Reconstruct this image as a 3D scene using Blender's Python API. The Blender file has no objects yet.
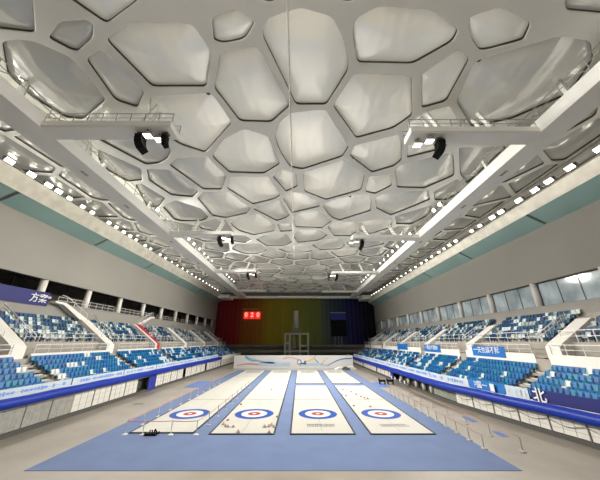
import bpy, bmesh, math, random
import numpy as np
from mathutils import Vector, Matrix, Euler

random.seed(11)
C = bpy.context.scene.collection
PI = math.pi

# ------------------------------------------------------------------ camera
FPX, HORIZON, CAM_Z = 258.0, 101.0, 6.53
TH = math.atan(HORIZON / FPX)
CT, ST = math.cos(TH), math.sin(TH)
cam_data = bpy.data.cameras.new('camera')
cam_data.sensor_width = 36.0
cam_data.lens = FPX / 600.0 * 36.0
cam_data.clip_end = 500
cam = bpy.data.objects.new('camera', cam_data)
C.objects.link(cam)
cam.location = (0, 0, CAM_Z)
cam.rotation_euler = (PI / 2 + TH, 0, 0)
bpy.context.scene.camera = cam


def ray(px, py):
    y = py - 240.0
    return (px - 299.8, FPX * CT + y * ST, FPX * ST - y * CT)


def at_z(px, py, z):
    r = ray(px, py)
    t = (z - CAM_Z) / r[2]
    return (r[0] * t, r[1] * t)


def project(p):
    x, y, z = p[0], p[1], p[2] - CAM_Z
    d = y * CT + z * ST
    if d < 0.1:
        return None
    return (300 + FPX * x / d, 240 - FPX * (z * CT - y * ST) / d, d)


# --------------------------------------------------------------- materials
MATS = {}


def mat(name, col, rough=0.6, metal=0.0, spec=0.4, emit=None, estr=0.0, noise=None, bump=0.0, bscale=20.0, trans=0.0, alpha=1.0):
    if name in MATS:
        return MATS[name]
    m = bpy.data.materials.new(name)
    m.use_nodes = True
    nt = m.node_tree
    b = nt.nodes['Principled BSDF']
    b.inputs['Base Color'].default_value = (*col, 1)
    b.inputs['Roughness'].default_value = rough
    b.inputs['Metallic'].default_value = metal
    b.inputs['Specular IOR Level'].default_value = spec
    if emit:
        b.inputs['Emission Color'].default_value = (*emit, 1)
        b.inputs['Emission Strength'].default_value = estr
    if trans:
        b.inputs['Transmission Weight'].default_value = trans
    if noise:
        scale, amount = noise
        tc = nt.nodes.new('ShaderNodeTexCoord')
        n = nt.nodes.new('ShaderNodeTexNoise')
        n.inputs['Scale'].default_value = scale
        n.inputs['Detail'].default_value = 6
        nt.links.new(tc.outputs['Object'], n.inputs['Vector'])
        mr = nt.nodes.new('ShaderNodeMapRange')
        mr.inputs['From Min'].default_value = 0.3
        mr.inputs['From Max'].default_value = 0.7
        mr.inputs['To Min'].default_value = 1 - amount
        mr.inputs['To Max'].default_value = 1 + amount
        nt.links.new(n.outputs['Fac'], mr.inputs['Value'])
        mx = nt.nodes.new('ShaderNodeVectorMath')
        mx.operation = 'SCALE'
        mx.inputs[0].default_value = col
        nt.links.new(mr.outputs['Result'], mx.inputs['Scale'])
        nt.links.new(mx.outputs['Vector'], b.inputs['Base Color'])
    if bump:
        tc2 = nt.nodes.new('ShaderNodeTexCoord')
        n2 = nt.nodes.new('ShaderNodeTexNoise')
        n2.inputs['Scale'].default_value = bscale
        nt.links.new(tc2.outputs['Object'], n2.inputs['Vector'])
        bp = nt.nodes.new('ShaderNodeBump')
        bp.inputs['Strength'].default_value = bump
        nt.links.new(n2.outputs['Fac'], bp.inputs['Height'])
        nt.links.new(bp.outputs['Normal'], b.inputs['Normal'])
    MATS[name] = m
    return m


M_floor = mat('deck_stone', (0.235, 0.21, 0.175), 0.45, noise=(0.35, 0.13))
M_carpet = mat('blue_carpet', (0.088, 0.125, 0.228), 0.85, noise=(0.6, 0.06))
M_ice = mat('white_ice', (0.395, 0.385, 0.345), 0.5, spec=0.2, noise=(0.3, 0.02))
M_iceblue = mat('ice_blue_paint', (0.016, 0.055, 0.25), 0.6, spec=0.15)
M_icewhite = mat('ice_white_paint', (0.46, 0.46, 0.455), 0.6, spec=0.15)
M_icered = mat('ice_red_paint', (0.27, 0.035, 0.025), 0.6, spec=0.15)
M_icegrey = mat('ice_grey_paint', (0.08, 0.08, 0.075), 0.4)
M_iceline = mat('ice_line_paint', (0.20, 0.20, 0.20), 0.4)
M_foam = mat('black_foam', (0.02, 0.022, 0.028), 0.8)
M_wall = mat('matt_wall_paint', (0.255, 0.242, 0.215), 0.8, noise=(0.12, 0.05))
M_wallend = mat('end_wall_concrete', (0.20, 0.19, 0.16), 0.8, noise=(0.3, 0.1))
M_teal = mat('pale_teal_soffit', (0.24, 0.36, 0.335), 0.45, noise=(0.15, 0.08))
M_fascia = mat('speckled_fascia', (0.60, 0.57, 0.49), 0.6, noise=(0.9, 0.14))
M_frame = mat('lattice_steel_paint', (0.88, 0.87, 0.81), 0.5, noise=(0.2, 0.05))
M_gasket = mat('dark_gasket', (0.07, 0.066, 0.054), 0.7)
M_beam = mat('white_beam_paint', (0.90, 0.89, 0.84), 0.45, noise=(0.25, 0.05))
M_socket = mat('black_socket', (0.02, 0.02, 0.02), 0.7)
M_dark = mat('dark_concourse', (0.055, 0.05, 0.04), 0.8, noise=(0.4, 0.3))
M_darkgrey = mat('dark_grey_metal', (0.12, 0.115, 0.10), 0.5)
M_steel = mat('grey_steel', (0.35, 0.34, 0.31), 0.45)
M_white = mat('white_paint', (0.62, 0.61, 0.59), 0.45)
M_parapet = mat('parapet_plaster', (0.66, 0.63, 0.585), 0.6, noise=(0.4, 0.05))
M_concrete = mat('stand_concrete', (0.29, 0.265, 0.23), 0.8, noise=(0.8, 0.12))
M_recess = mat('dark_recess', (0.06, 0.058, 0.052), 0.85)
M_panel = mat('white_front_panel', (0.52, 0.50, 0.455), 0.5, noise=(1.5, 0.06))
M_joint = mat('panel_joint', (0.25, 0.24, 0.215), 0.6)
M_meshgrey = mat('grey_screen', (0.24, 0.235, 0.21), 0.7, noise=(2.5, 0.25))
M_tube = mat('blue_vinyl', (0.003, 0.022, 0.24), 0.42, spec=0.25)
M_bannerw = mat('white_banner', (0.44, 0.49, 0.53), 0.5)
M_bannerb = mat('blue_banner', (0.004, 0.12, 0.40), 0.5)
M_bannern = mat('navy_banner', (0.006, 0.008, 0.11), 0.5)
M_textblue = mat('blue_print', (0.14, 0.25, 0.55), 0.5)
M_textgrey = mat('grey_print', (0.42, 0.47, 0.52), 0.5)
M_seatblue = [mat('seat_blue', (0.004, 0.105, 0.29), 0.4), mat('seat_teal', (0.007, 0.14, 0.26), 0.4), mat('seat_deep', (0.005, 0.075, 0.23), 0.4)]
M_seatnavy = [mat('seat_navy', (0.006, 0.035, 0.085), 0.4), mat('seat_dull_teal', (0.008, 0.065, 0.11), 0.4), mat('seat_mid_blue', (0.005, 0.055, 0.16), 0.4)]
M_seatwhite = mat('seat_white', (0.52, 0.56, 0.55), 0.4)
M_seatgrey = mat('seat_pale_grey', (0.27, 0.31, 0.29), 0.4)
M_redstep = mat('red_step', (0.42, 0.02, 0.03), 0.6)
M_black = mat('black_plastic', (0.006, 0.006, 0.006), 0.75, spec=0.15)
M_stone = mat('granite', (0.33, 0.27, 0.23), 0.4, noise=(30, 0.4))
M_handlered = mat('red_handle', (0.36, 0.05, 0.04), 0.4)
M_handleyel = mat('yellow_handle', (0.42, 0.29, 0.09), 0.4)
M_rope = mat('red_rope', (0.40, 0.09, 0.10), 0.7)
M_rope2 = mat('dusty_pink_belt', (0.36, 0.19, 0.16), 0.7)
M_post = mat('slim_post', (0.62, 0.58, 0.56), 0.5)
M_postg = mat('slim_grey_post', (0.36, 0.32, 0.28), 0.5)
M_lens = mat('lamp_lens', (1, 1, 1), 0.4, emit=(1.0, 0.95, 0.86), estr=3.5)
M_red = mat('led_red', (0.4, 0.01, 0.01), 0.5, emit=(1.0, 0.03, 0.02), estr=0.55)
M_redlight = mat('led_pale', (0.8, 0.3, 0.25), 0.5, emit=(1.0, 0.35, 0.25), estr=0.9)
M_ledblue = mat('led_blue', (0.01, 0.015, 0.12), 0.4, emit=(0.02, 0.03, 0.25), estr=0.05)
M_board = mat('white_board', (0.68, 0.68, 0.665), 0.5)
M_swblue = mat('print_teal_blue', (0.16, 0.40, 0.62), 0.5)
M_swpale = mat('print_pale_blue', (0.45, 0.58, 0.74), 0.5)
M_sworange = mat('print_orange', (0.72, 0.50, 0.28), 0.5)
M_swred = mat('print_red', (0.62, 0.25, 0.25), 0.5)
M_swnavy = mat('print_navy', (0.10, 0.16, 0.40), 0.5)
M_cloth = mat('royal_blue_cloth', (0.008, 0.018, 0.20), 0.7)
M_matblue = mat('bright_blue_mat', (0.07, 0.13, 0.34), 0.7)
M_tower = mat('tower_concrete', (0.34, 0.34, 0.28), 0.7)
M_cable = mat('pale_cable', (0.66, 0.64, 0.58), 0.5)


def cushion_material(name='air_cushion_foil', k=1.0):
    m = bpy.data.materials.new(name)
    m.use_nodes = True
    nt = m.node_tree
    N, L = nt.nodes, nt.links
    b = N['Principled BSDF']
    out = N['Material Output']
    b.inputs['Base Color'].default_value = (0.28 * k, 0.28 * k, 0.27 * k, 1)
    b.inputs['Roughness'].default_value = 0.22
    b.inputs['Specular IOR Level'].default_value = 0.6
    tc = N.new('ShaderNodeTexCoord')
    w = N.new('ShaderNodeTexWave')
    w.inputs['Scale'].default_value = 0.38
    w.inputs['Distortion'].default_value = 7.0
    w.inputs['Detail'].default_value = 3.0
    w.inputs['Detail Scale'].default_value = 0.8
    L.new(tc.outputs['Object'], w.inputs['Vector'])
    n = N.new('ShaderNodeTexNoise')
    n.inputs['Scale'].default_value = 0.45
    n.inputs['Detail'].default_value = 2
    L.new(tc.outputs['Object'], n.inputs['Vector'])
    mul = N.new('ShaderNodeMath')
    mul.operation = 'MULTIPLY'
    L.new(w.outputs['Fac'], mul.inputs[0])
    L.new(n.outputs['Fac'], mul.inputs[1])
    bp = N.new('ShaderNodeBump')
    bp.inputs['Strength'].default_value = 0.10
    bp.inputs['Distance'].default_value = 0.25
    L.new(mul.outputs['Value'], bp.inputs['Height'])
    L.new(bp.outputs['Normal'], b.inputs['Normal'])
    tr = N.new('ShaderNodeBsdfTranslucent')
    tr.inputs['Color'].default_value = (0.92, 0.90, 0.82, 1)
    mx = N.new('ShaderNodeMixShader')
    mx.inputs['Fac'].default_value = 0.30
    gl = N.new('ShaderNodeBsdfGlossy')
    gl.inputs['Color'].default_value = (0.95, 0.94, 0.90, 1)
    gl.inputs['Roughness'].default_value = 0.24
    L.new(bp.outputs['Normal'], gl.inputs['Normal'])
    mg = N.new('ShaderNodeMixShader')
    mg.inputs['Fac'].default_value = 0.45
    L.new(b.outputs['BSDF'], mg.inputs[1])
    L.new(gl.outputs['BSDF'], mg.inputs[2])
    L.new(mg.outputs['Shader'], mx.inputs[1])
    L.new(tr.outputs['BSDF'], mx.inputs[2])
    L.new(mx.outputs['Shader'], out.inputs['Surface'])
    return m


M_cushion = cushion_material()

# glass of the right-hand window band, bluish reflection painted into its base colour
M_glass = mat('window_glass', (0.33, 0.39, 0.42), 0.10, spec=0.8, noise=(0.35, 0.5))


# ------------------------------------------------------------ mesh builder
class MB:
    def __init__(self):
        self.v, self.f, self.mi, self.mats, self.sm = [], [], [], [], []

    def _m(self, m):
        if m is None:
            return 0
        if m not in self.mats:
            self.mats.append(m)
        return self.mats.index(m)

    def add(self, verts, faces, m=None, smooth=False):
        o = len(self.v)
        self.v += [tuple(p) for p in verts]
        k = self._m(m)
        for f in faces:
            self.f.append([i + o for i in f])
            self.mi.append(k)
            self.sm.append(smooth)
        return self

    def box(self, x0, x1, y0, y1, z0, z1, m=None):
        x0, x1 = min(x0, x1), max(x0, x1)
        y0, y1 = min(y0, y1), max(y0, y1)
        z0, z1 = min(z0, z1), max(z0, z1)
        v = [(x0, y0, z0), (x1, y0, z0), (x1, y1, z0), (x0, y1, z0), (x0, y0, z1), (x1, y0, z1), (x1, y1, z1), (x0, y1, z1)]
        f = [(0, 3, 2, 1), (4, 5, 6, 7), (0, 1, 5, 4), (1, 2, 6, 5), (2, 3, 7, 6), (3, 0, 4, 7)]
        return self.add(v, f, m)

    def tube(self, pts, r, n=8, m=None, closed=True):
        rings = []
        for i, p in enumerate(pts):
            p = Vector(p)
            a = Vector(pts[max(i - 1, 0)])
            b = Vector(pts[min(i + 1, len(pts) - 1)])
            d = (b - a).normalized()
            up = Vector((0, 0, 1)) if abs(d.z) < 0.95 else Vector((0, 1, 0))
            s = d.cross(up).normalized()
            u = s.cross(d).normalized()
            rr = r[i] if isinstance(r, (list, tuple)) else r
            rings.append([p + s * math.cos(2 * PI * k / n) * rr + u * math.sin(2 * PI * k / n) * rr for k in range(n)])
        v = [q for rg in rings for q in rg]
        f = []
        for i in range(len(pts) - 1):
            for k in range(n):
                a, b = i * n + k, i * n + (k + 1) % n
                f.append((a, b, b + n, a + n))
        if closed:
            f.append(tuple(range(n - 1, -1, -1)))
            f.append(tuple(range((len(pts) - 1) * n, len(pts) * n)))
        return self.add(v, f, m, smooth=True)

    def bar(self, a, b, w, h, m=None):
        a, b = Vector(a), Vector(b)
        d = (b - a).normalized()
        up = Vector((0, 0, 1)) if abs(d.z) < 0.95 else Vector((0, 1, 0))
        s = d.cross(up).normalized() * (w / 2)
        u = s.normalized().cross(d).normalized() * (h / 2)
        v = [a - s - u, a + s - u, a + s + u, a - s + u, b - s - u, b + s - u, b + s + u, b - s + u]
        f = [(0, 1, 2, 3), (7, 6, 5, 4), (0, 4, 5, 1), (1, 5, 6, 2), (2, 6, 7, 3), (3, 7, 4, 0)]
        return self.add(v, f, m)

    def prism(self, poly, frame, d0, d1, m=None):
        """poly: 2-D points; frame(a, b, d) -> point"""
        n = len(poly)
        v = [frame(a, b, d0) for a, b in poly] + [frame(a, b, d1) for a, b in poly]
        f = [tuple(range(n - 1, -1, -1)), tuple(range(n, 2 * n))]
        for i in range(n):
            j = (i + 1) % n
            f.append((i, j, j + n, i + n))
        return self.add(v, f, m)

    def lathe(self, prof, n=16, c=(0, 0, 0), m=None, smooth=True):
        v, f = [], []
        for r, z in prof:
            for k in range(n):
                v.append((c[0] + r * math.cos(2 * PI * k / n), c[1] + r * math.sin(2 * PI * k / n), c[2] + z))
        for i in range(len(prof) - 1):
            for k in range(n):
                a, b = i * n + k, i * n + (k + 1) % n
                f.append((a, b, b + n, a + n))
        f.append(tuple(range(n - 1, -1, -1)))
        f.append(tuple(range((len(prof) - 1) * n, len(prof) * n)))
        return self.add(v, f, m, smooth=smooth)

    def mesh(self, name, m=None, recalc=True):
        me = bpy.data.meshes.new(name)
        me.from_pydata(self.v, [], self.f)
        ms = ([m] if m is not None and not self.mats else list(self.mats)) or [M_white]
        for q in ms:
            me.materials.append(q)
        if len(ms) > 1:
            me.polygons.foreach_set('material_index', self.mi)
        me.polygons.foreach_set('use_smooth', self.sm)
        if recalc:
            bm = bmesh.new()
            bm.from_mesh(me)
            bmesh.ops.recalc_face_normals(bm, faces=bm.faces)
            bm.to_mesh(me)
            bm.free()
        me.update()
        return me

    def build(self, name, m=None, parent=None, loc=None):
        o = bpy.data.objects.new(name, self.mesh(name, m))
        C.objects.link(o)
        if parent is not None:
            o.parent = parent
        if loc is not None:
            o.location = loc
        return o


def tag(o, label=None, cat=None, group=None, kind=None):
    if label:
        o['label'] = label
    if cat:
        o['category'] = cat
    if group:
        o['group'] = group
    if kind:
        o['kind'] = kind
    return o


def empty(name, loc=(0, 0, 0), rz=0.0):
    o = bpy.data.objects.new(name, None)
    o.empty_display_size = 0.2
    C.objects.link(o)
    o.location = loc
    o.rotation_euler = (0, 0, rz)
    return o


def struct(o, label=None):
    o['kind'] = 'structure'
    if label:
        o['label'] = label
    return o


def kids(o):
    return [c for c in C.objects if c.parent == o]


def copy_tree(o, children=None):
    c = o.copy()
    C.objects.link(c)
    for ch, gs in children:
        d = ch.copy()
        C.objects.link(d)
        d.parent = c
        for g in gs:
            e = g.copy()
            C.objects.link(e)
            e.parent = d
    return c


ORD = ['first', 'second', 'third', 'fourth', 'fifth', 'sixth', 'seventh', 'eighth', 'ninth', 'tenth', 'eleventh', 'twelfth', 'thirteenth',
       'fourteenth', 'fifteenth', 'sixteenth', 'seventeenth', 'eighteenth', 'nineteenth', 'twentieth']


def nth(i):
    if i < 20:
        return ORD[i]
    tens = {2: 'twenty', 3: 'thirty', 4: 'forty', 5: 'fifty'}[(i + 1) // 10]
    r = (i + 1) % 10
    if r == 0:
        return {20: 'twentieth', 30: 'thirtieth', 40: 'fortieth', 50: 'fiftieth'}[i + 1]
    return tens + '-' + ORD[r - 1]


def text_mesh(s, size, m, name, parent, loc, xaxis, yaxis, ext=0.012, align='LEFT'):
    cu = bpy.data.curves.new(name, 'FONT')
    cu.body = s
    cu.size = size
    cu.extrude = ext
    cu.offset = size * 0.012
    cu.align_x = align
    cu.align_y = 'CENTER'
    tmp = bpy.data.objects.new(name, cu)
    C.objects.link(tmp)
    dg = bpy.context.evaluated_depsgraph_get()
    me = bpy.data.meshes.new_from_object(tmp.evaluated_get(dg))
    bpy.data.objects.remove(tmp)
    bpy.data.curves.remove(cu)
    me.materials.clear()
    me.materials.append(m)
    o = bpy.data.objects.new(name, me)
    C.objects.link(o)
    x, y = Vector(xaxis), Vector(yaxis)
    z = x.cross(y)
    mw = Matrix((x, y, z)).transposed().to_4x4()
    mw.translation = Vector(loc)
    o.matrix_world = mw
    if parent is not None:
        cl = [c for c in parent.children if c.name.startswith('cloth')]
        o.parent = cl[0] if cl else parent
        o.matrix_parent_inverse = Matrix.Translation(-Vector(parent.location))
    return o


# ---------------------------------------------------------------- the hall
XL, XR = -33.0, 29.5            # upper side walls
YB, YE = -16.0, 106.0           # back and end wall
CEIL = 25.0
FL = -21.2                      # front line of the left stand


def XF(y):                      # front line of the right stand, bowed outward near the camera
    return 16.6 + (0 if y > 35 else 2.3 * min(1.6, (35 - y) / 13.0) ** 1.25)


fl = MB().box(XL - 6, XR + 6, YB, YE + 1, -0.3, 0.0)
struct(fl.build('floor', M_floor), 'pale stone floor of the arena hall')

cp = MB().box(-14.9, 12.0, 17.5, 69.0, 0.0, 0.02)
struct(cp.build('rink_carpet', M_carpet), 'blue carpet laid around the white curling sheets')

# ---- upper walls, parapets
wl = MB()
wl.box(XL - 0.4, XL, YB, YE, 14.0, CEIL + 1.5)
wl.box(XL - 0.35, XL, YB, YE, 8.0, 11.15)
wl.box(XL - 0.42, XL + 0.06, YB, YE, 11.15, 11.3)
struct(wl.build('wall_left', M_wall), 'plain beige left wall with dark openings behind the seats')
wr = MB()
wr.box(XR, XR + 0.4, YB, YE, 13.3, CEIL + 1.5)
wr.box(XR, XR + 0.35, YB, YE, 8.0, 10.5)
struct(wr.build('wall_right', M_wall), 'plain beige right wall with a window band')

# dark concourse behind the openings of the left wall
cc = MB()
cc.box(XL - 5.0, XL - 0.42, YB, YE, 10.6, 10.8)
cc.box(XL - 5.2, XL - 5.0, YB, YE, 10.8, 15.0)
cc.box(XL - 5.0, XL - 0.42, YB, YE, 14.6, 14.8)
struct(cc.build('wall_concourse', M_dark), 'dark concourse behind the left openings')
for k in range(20):
    y = 16 + 4.4 * k
    struct(MB().box(XL - 4.98, XL - 4.85, y, y + 0.12, 10.8, 14.6).build('mullion', M_darkgrey), 'thin grey upright in the dark concourse')

# columns in the openings
for k in range(11):
    y = 25.8 + 7.7 * k
    c = MB().lathe([(0.42, 11.3 - 0.4), (0.42, 14.05)], 16, (XL - 0.55, y, 0))
    struct(c.build('column', M_parapet), 'round white column in the left wall opening')
for k in range(11):
    y = 24.6 + 8.2 * k
    c = MB().lathe([(0.36, 10.5), (0.36, 13.35)], 16, (XR + 0.28, y, 0))
    struct(c.build('column', M_parapet), 'round white column in the right window band')

# windows on the right
for k in range(11):
    y0, y1 = 24.6 + 8.2 * k + 0.35, 24.6 + 8.2 * (k + 1) - 0.35
    if y1 > YE - 3:
        y1 = YE - 3
    w = empty('window_%d' % (k + 1), (XR + 0.5, (y0 + y1) / 2, 10.5))
    struct(w, 'grey-blue window pane between two round columns of right wall')
    hy = (y1 - y0) / 2
    MB().box(0.06, 0.10, -hy, hy, 0.06, 2.75).build('pane', M_glass, w)
    fr = MB().box(0, 0.14, -hy, hy, 0, 0.09).box(0, 0.14, -hy, hy, 2.72, 2.82)
    fr.build('window_frame', M_darkgrey, w)
    for q in (-hy * 0.33, hy * 0.33):
        MB().box(0.0, 0.14, q - 0.04, q + 0.04, 0.09, 2.72).build('mullion', M_darkgrey, w)
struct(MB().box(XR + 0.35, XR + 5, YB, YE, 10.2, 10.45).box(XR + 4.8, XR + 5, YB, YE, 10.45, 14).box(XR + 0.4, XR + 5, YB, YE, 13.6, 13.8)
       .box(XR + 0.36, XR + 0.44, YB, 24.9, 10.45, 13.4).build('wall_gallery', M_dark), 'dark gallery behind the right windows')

# ---- end wall with coloured upright panels
we = MB()
we.box(XL - 6, XR + 6, YE, YE + 0.5, 0, CEIL + 1.5)
end = struct(we.build('wall_end', M_wallend), 'far end wall of coloured upright panels')
stops = [(214, (0.16, 0.002, 0.010)), (238, (0.20, 0.006, 0.008)), (243, (0.22, 0.05, 0.004)), (262, (0.25, 0.11, 0.004)),
         (267, (0.27, 0.19, 0.004)), (292, (0.24, 0.20, 0.012)), (300, (0.17, 0.18, 0.025)), (320, (0.13, 0.15, 0.035)),
         (323, (0.08, 0.10, 0.07)), (329, (0.06, 0.085, 0.08)), (332, (0.025, 0.055, 0.085)), (345, (0.02, 0.035, 0.09)),
         (348, (0.012, 0.012, 0.10)), (358, (0.010, 0.008, 0.06)), (363, (0.006, 0.005, 0.02)), (375, (0.004, 0.004, 0.008))]


def rainbow(px):
    for (a, ca), (b, cb) in zip(stops, stops[1:]):
        if a <= px <= b:
            t = (px - a) / (b - a)
            return tuple(x + (y - x) * t for x, y in zip(ca, cb))
    return stops[0][1] if px < 214 else stops[-1][1]


NP = 38
pw = (XR - XL) / NP
for i in range(NP):
    x0 = XL + pw * i
    px = 300 + (x0 + pw / 2) / 0.400
    m = mat('end_panel_%02d' % i, tuple(c * 1.0 for c in rainbow(px)), 0.6, spec=0.2)
    p = MB().box(x0 + 0.04, x0 + pw - 0.04, YE - 0.10, YE, 5.2, 22.4)
    p.build('panel', m, end)
    if i % 3 == 1:
        p2 = MB().box(x0 - 0.05, x0 + 0.05, YE - 0.22, YE - 0.1, 5.2, 22.4)
        p2.build('rib', mat('end_rib_%02d' % i, tuple(min(1, c * 1.5 + 0.03) for c in rainbow(px)), 0.5), end)
struct(MB().box(XL, XR, YE - 1.2, YE, 4.4, 5.2).box(XL, XR, YE - 3.5, YE - 1.2, 2.6, 3.4).build('trim_1', M_wallend), 'grey ledge below the coloured panels')
struct(MB().box(XL + 2, XR - 1, YE - 2.0, YE - 0.3, 22.4, 23.3).box(XL, XL + 6, YE - 7, YE - 0.3, 21.8, 23.0)
       .box(XR - 6, XR, YE - 7, YE - 0.3, 21.4, 22.8).build('trim_2', M_beam), 'white edge beam above the coloured panels')
struct(MB().box(XL - 6, XR + 6, YB - 0.5, YB, -0.3, CEIL + 1.5).build('wall_back', M_wall), 'beige back wall')
struct(MB().box(XL - 6, XL - 5.2, YB, YE, -0.3, CEIL + 1.5).build('wall_outer_left', M_wall), 'outer left wall')
struct(MB().box(XR + 5, XR + 6, YB, YE, -0.3, CEIL + 1.5).build('wall_outer_right', M_wall), 'outer right wall')


# ---- side cornices: sloped teal soffit, speckled fascia, ledge with lamps
def cornice(n, side):
    s = -1 if side == 'L' else 1
    if side == 'L':
        xw, z0, xi, z1, z2 = XL, 20.7, -31.0, 21.9, 23.75
        xt = -30.5
    else:
        xw, z0, xi, z1, z2 = XR, 19.5, 27.4, 20.8, 22.3
        xt = 27.0
    e = struct(empty('trim_%d' % n, (0, 0, 0)), 'cornice with pale teal soffit and speckled white fascia along %s wall' % ('left' if s < 0 else 'right'))
    fr = lambda a, b, d: (a, d, b)
    y = YB
    seg = 14.2
    y = 24.6 - 3 * seg if s < 0 else 28.0 - 3 * seg
    while y < YE - 1:
        a, b = max(y, YB), min(y + seg, YE - 0.5)
        MB().prism([(xw, z0), (xi, z1), (xi, z1 + 0.15), (xw, z0 + 0.15)], fr, a + 0.22, b - 0.22).build('soffit', M_teal, e)
        y += seg
    MB().prism([(xw, z0 + 0.16), (xi, z1 + 0.16), (xi, z1 + 0.2), (xw, z0 + 0.2)], fr, YB, YE - 0.5).build('joint_backing', M_darkgrey, e)
    MB().prism([(xi, z1 - 0.05), (xt, z2), (xw, z2), (xw, z2 - 0.2), (xi - 0.0, z1 + 0.4)], fr, YB, YE - 0.5).build('fascia', M_fascia, e)
    cab = MB().box(xt - s * -0.05, xt + s * 0.35, YB, YE - 1, z2, z2 + 0.16)
    cab.build('cable_tray', M_darkgrey, e)
    rail = MB()
    rail.bar((xt + s * 0.9, YB, z2 + 0.75), (xt + s * 0.9, YE - 1, z2 + 0.75), 0.05, 0.05)
    yy = 12.0
    while yy < YE - 2:
        rail.bar((xt + s * 0.9, yy, z2), (xt + s * 0.9, yy, z2 + 0.75), 0.05, 0.05)
        yy += 1.6
    rail.build('ledge_rail', M_steel, e)
    return xt, z2


LXT, LZ2 = cornice(3, 'L')
RXT, RZ2 = cornice(4, 'R')

# ---- long white box beams under the roof
Y0B, Y1B = YB + 0.2, YE - 2.2


def beamx(side, y):
    f = (y - 10) / 96.0
    if side == 'L':
        return (-23.0 - 0.9 * f, -20.6 - 1.0 * f)
    return (19.6 + 0.5 * f, 21.7 + 0.3 * f)


BZ0, BZ1 = 22.4, 23.6
for side in ('L', 'R'):
    s = -1 if side == 'L' else 1
    a0, a1 = beamx(side, Y0B)
    b0, b1 = beamx(side, Y1B)
    v = [(a0, Y0B, BZ0), (a1, Y0B, BZ0), (b1, Y1B, BZ0), (b0, Y1B, BZ0), (a0, Y0B, BZ1), (a1, Y0B, BZ1), (b1, Y1B, BZ1), (b0, Y1B, BZ1)]
    bm_ = MB().add(v, [(0, 3, 2, 1), (4, 5, 6, 7), (0, 1, 5, 4), (1, 2, 6, 5), (2, 3, 7, 6), (3, 0, 4, 7)])
    be = struct(bm_.build('roof_beam', M_beam), 'long white box beam under the roof on the %s' % ('left' if s < 0 else 'right'))
    # small dark access slots in the underside
    for y in (21.5, 28.5, 41.0, 54.0):
        q0, q1 = beamx(side, y)
        mid = (q0 + q1) / 2
        MB().box(mid - 0.15, mid + 0.15, y, y + 0.9, BZ0 - 0.012, BZ0).build('slot', M_steel, be)
    MBj = MB()
    y = 12
    while y < 100:
        q0, q1 = beamx(side, y)
        MBj.box(q0 + 0.05, q1 - 0.05, y, y + 0.05, BZ0 - 0.006, BZ0)
        y += 6
    MBj.build('weld_seam', M_frame, be)
    # walkway rail along the inner top edge
    rl = MB()
    inner = lambda y: (beamx(side, y)[1] + 0.05 if s < 0 else beamx(side, y)[0] - 0.05)
    for h in (0.55, 1.05):
        rl.bar((inner(10) , 10, BZ1 + h), (inner(Y1B), Y1B, BZ1 + h), 0.05, 0.05)
    y = 10
    while y < Y1B:
        rl.bar((inner(y), y, BZ1), (inner(y), y, BZ1 + 1.05), 0.05, 0.05)
        if int(y / 2) % 2 == 0:
            rl.bar((inner(y), y, BZ1), (inner(y) - s * 0.0, y + 2.0, CEIL), 0.06, 0.06)
        y += 2.0
    rl.build('walkway_rail', M_steel, be)
    hg = MB()
    for y in range(14, 104, 9):
        q0, q1 = beamx(side, y)
        hg.bar((q0 + 0.5, y, BZ1), (q0 + 0.2, y, CEIL + 0.1), 0.28, 0.28)
        hg.bar((q1 - 0.5, y, BZ1), (q1 - 0.2, y, CEIL + 0.1), 0.28, 0.28)
    hg.build('hanger', M_frame, be)

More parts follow.
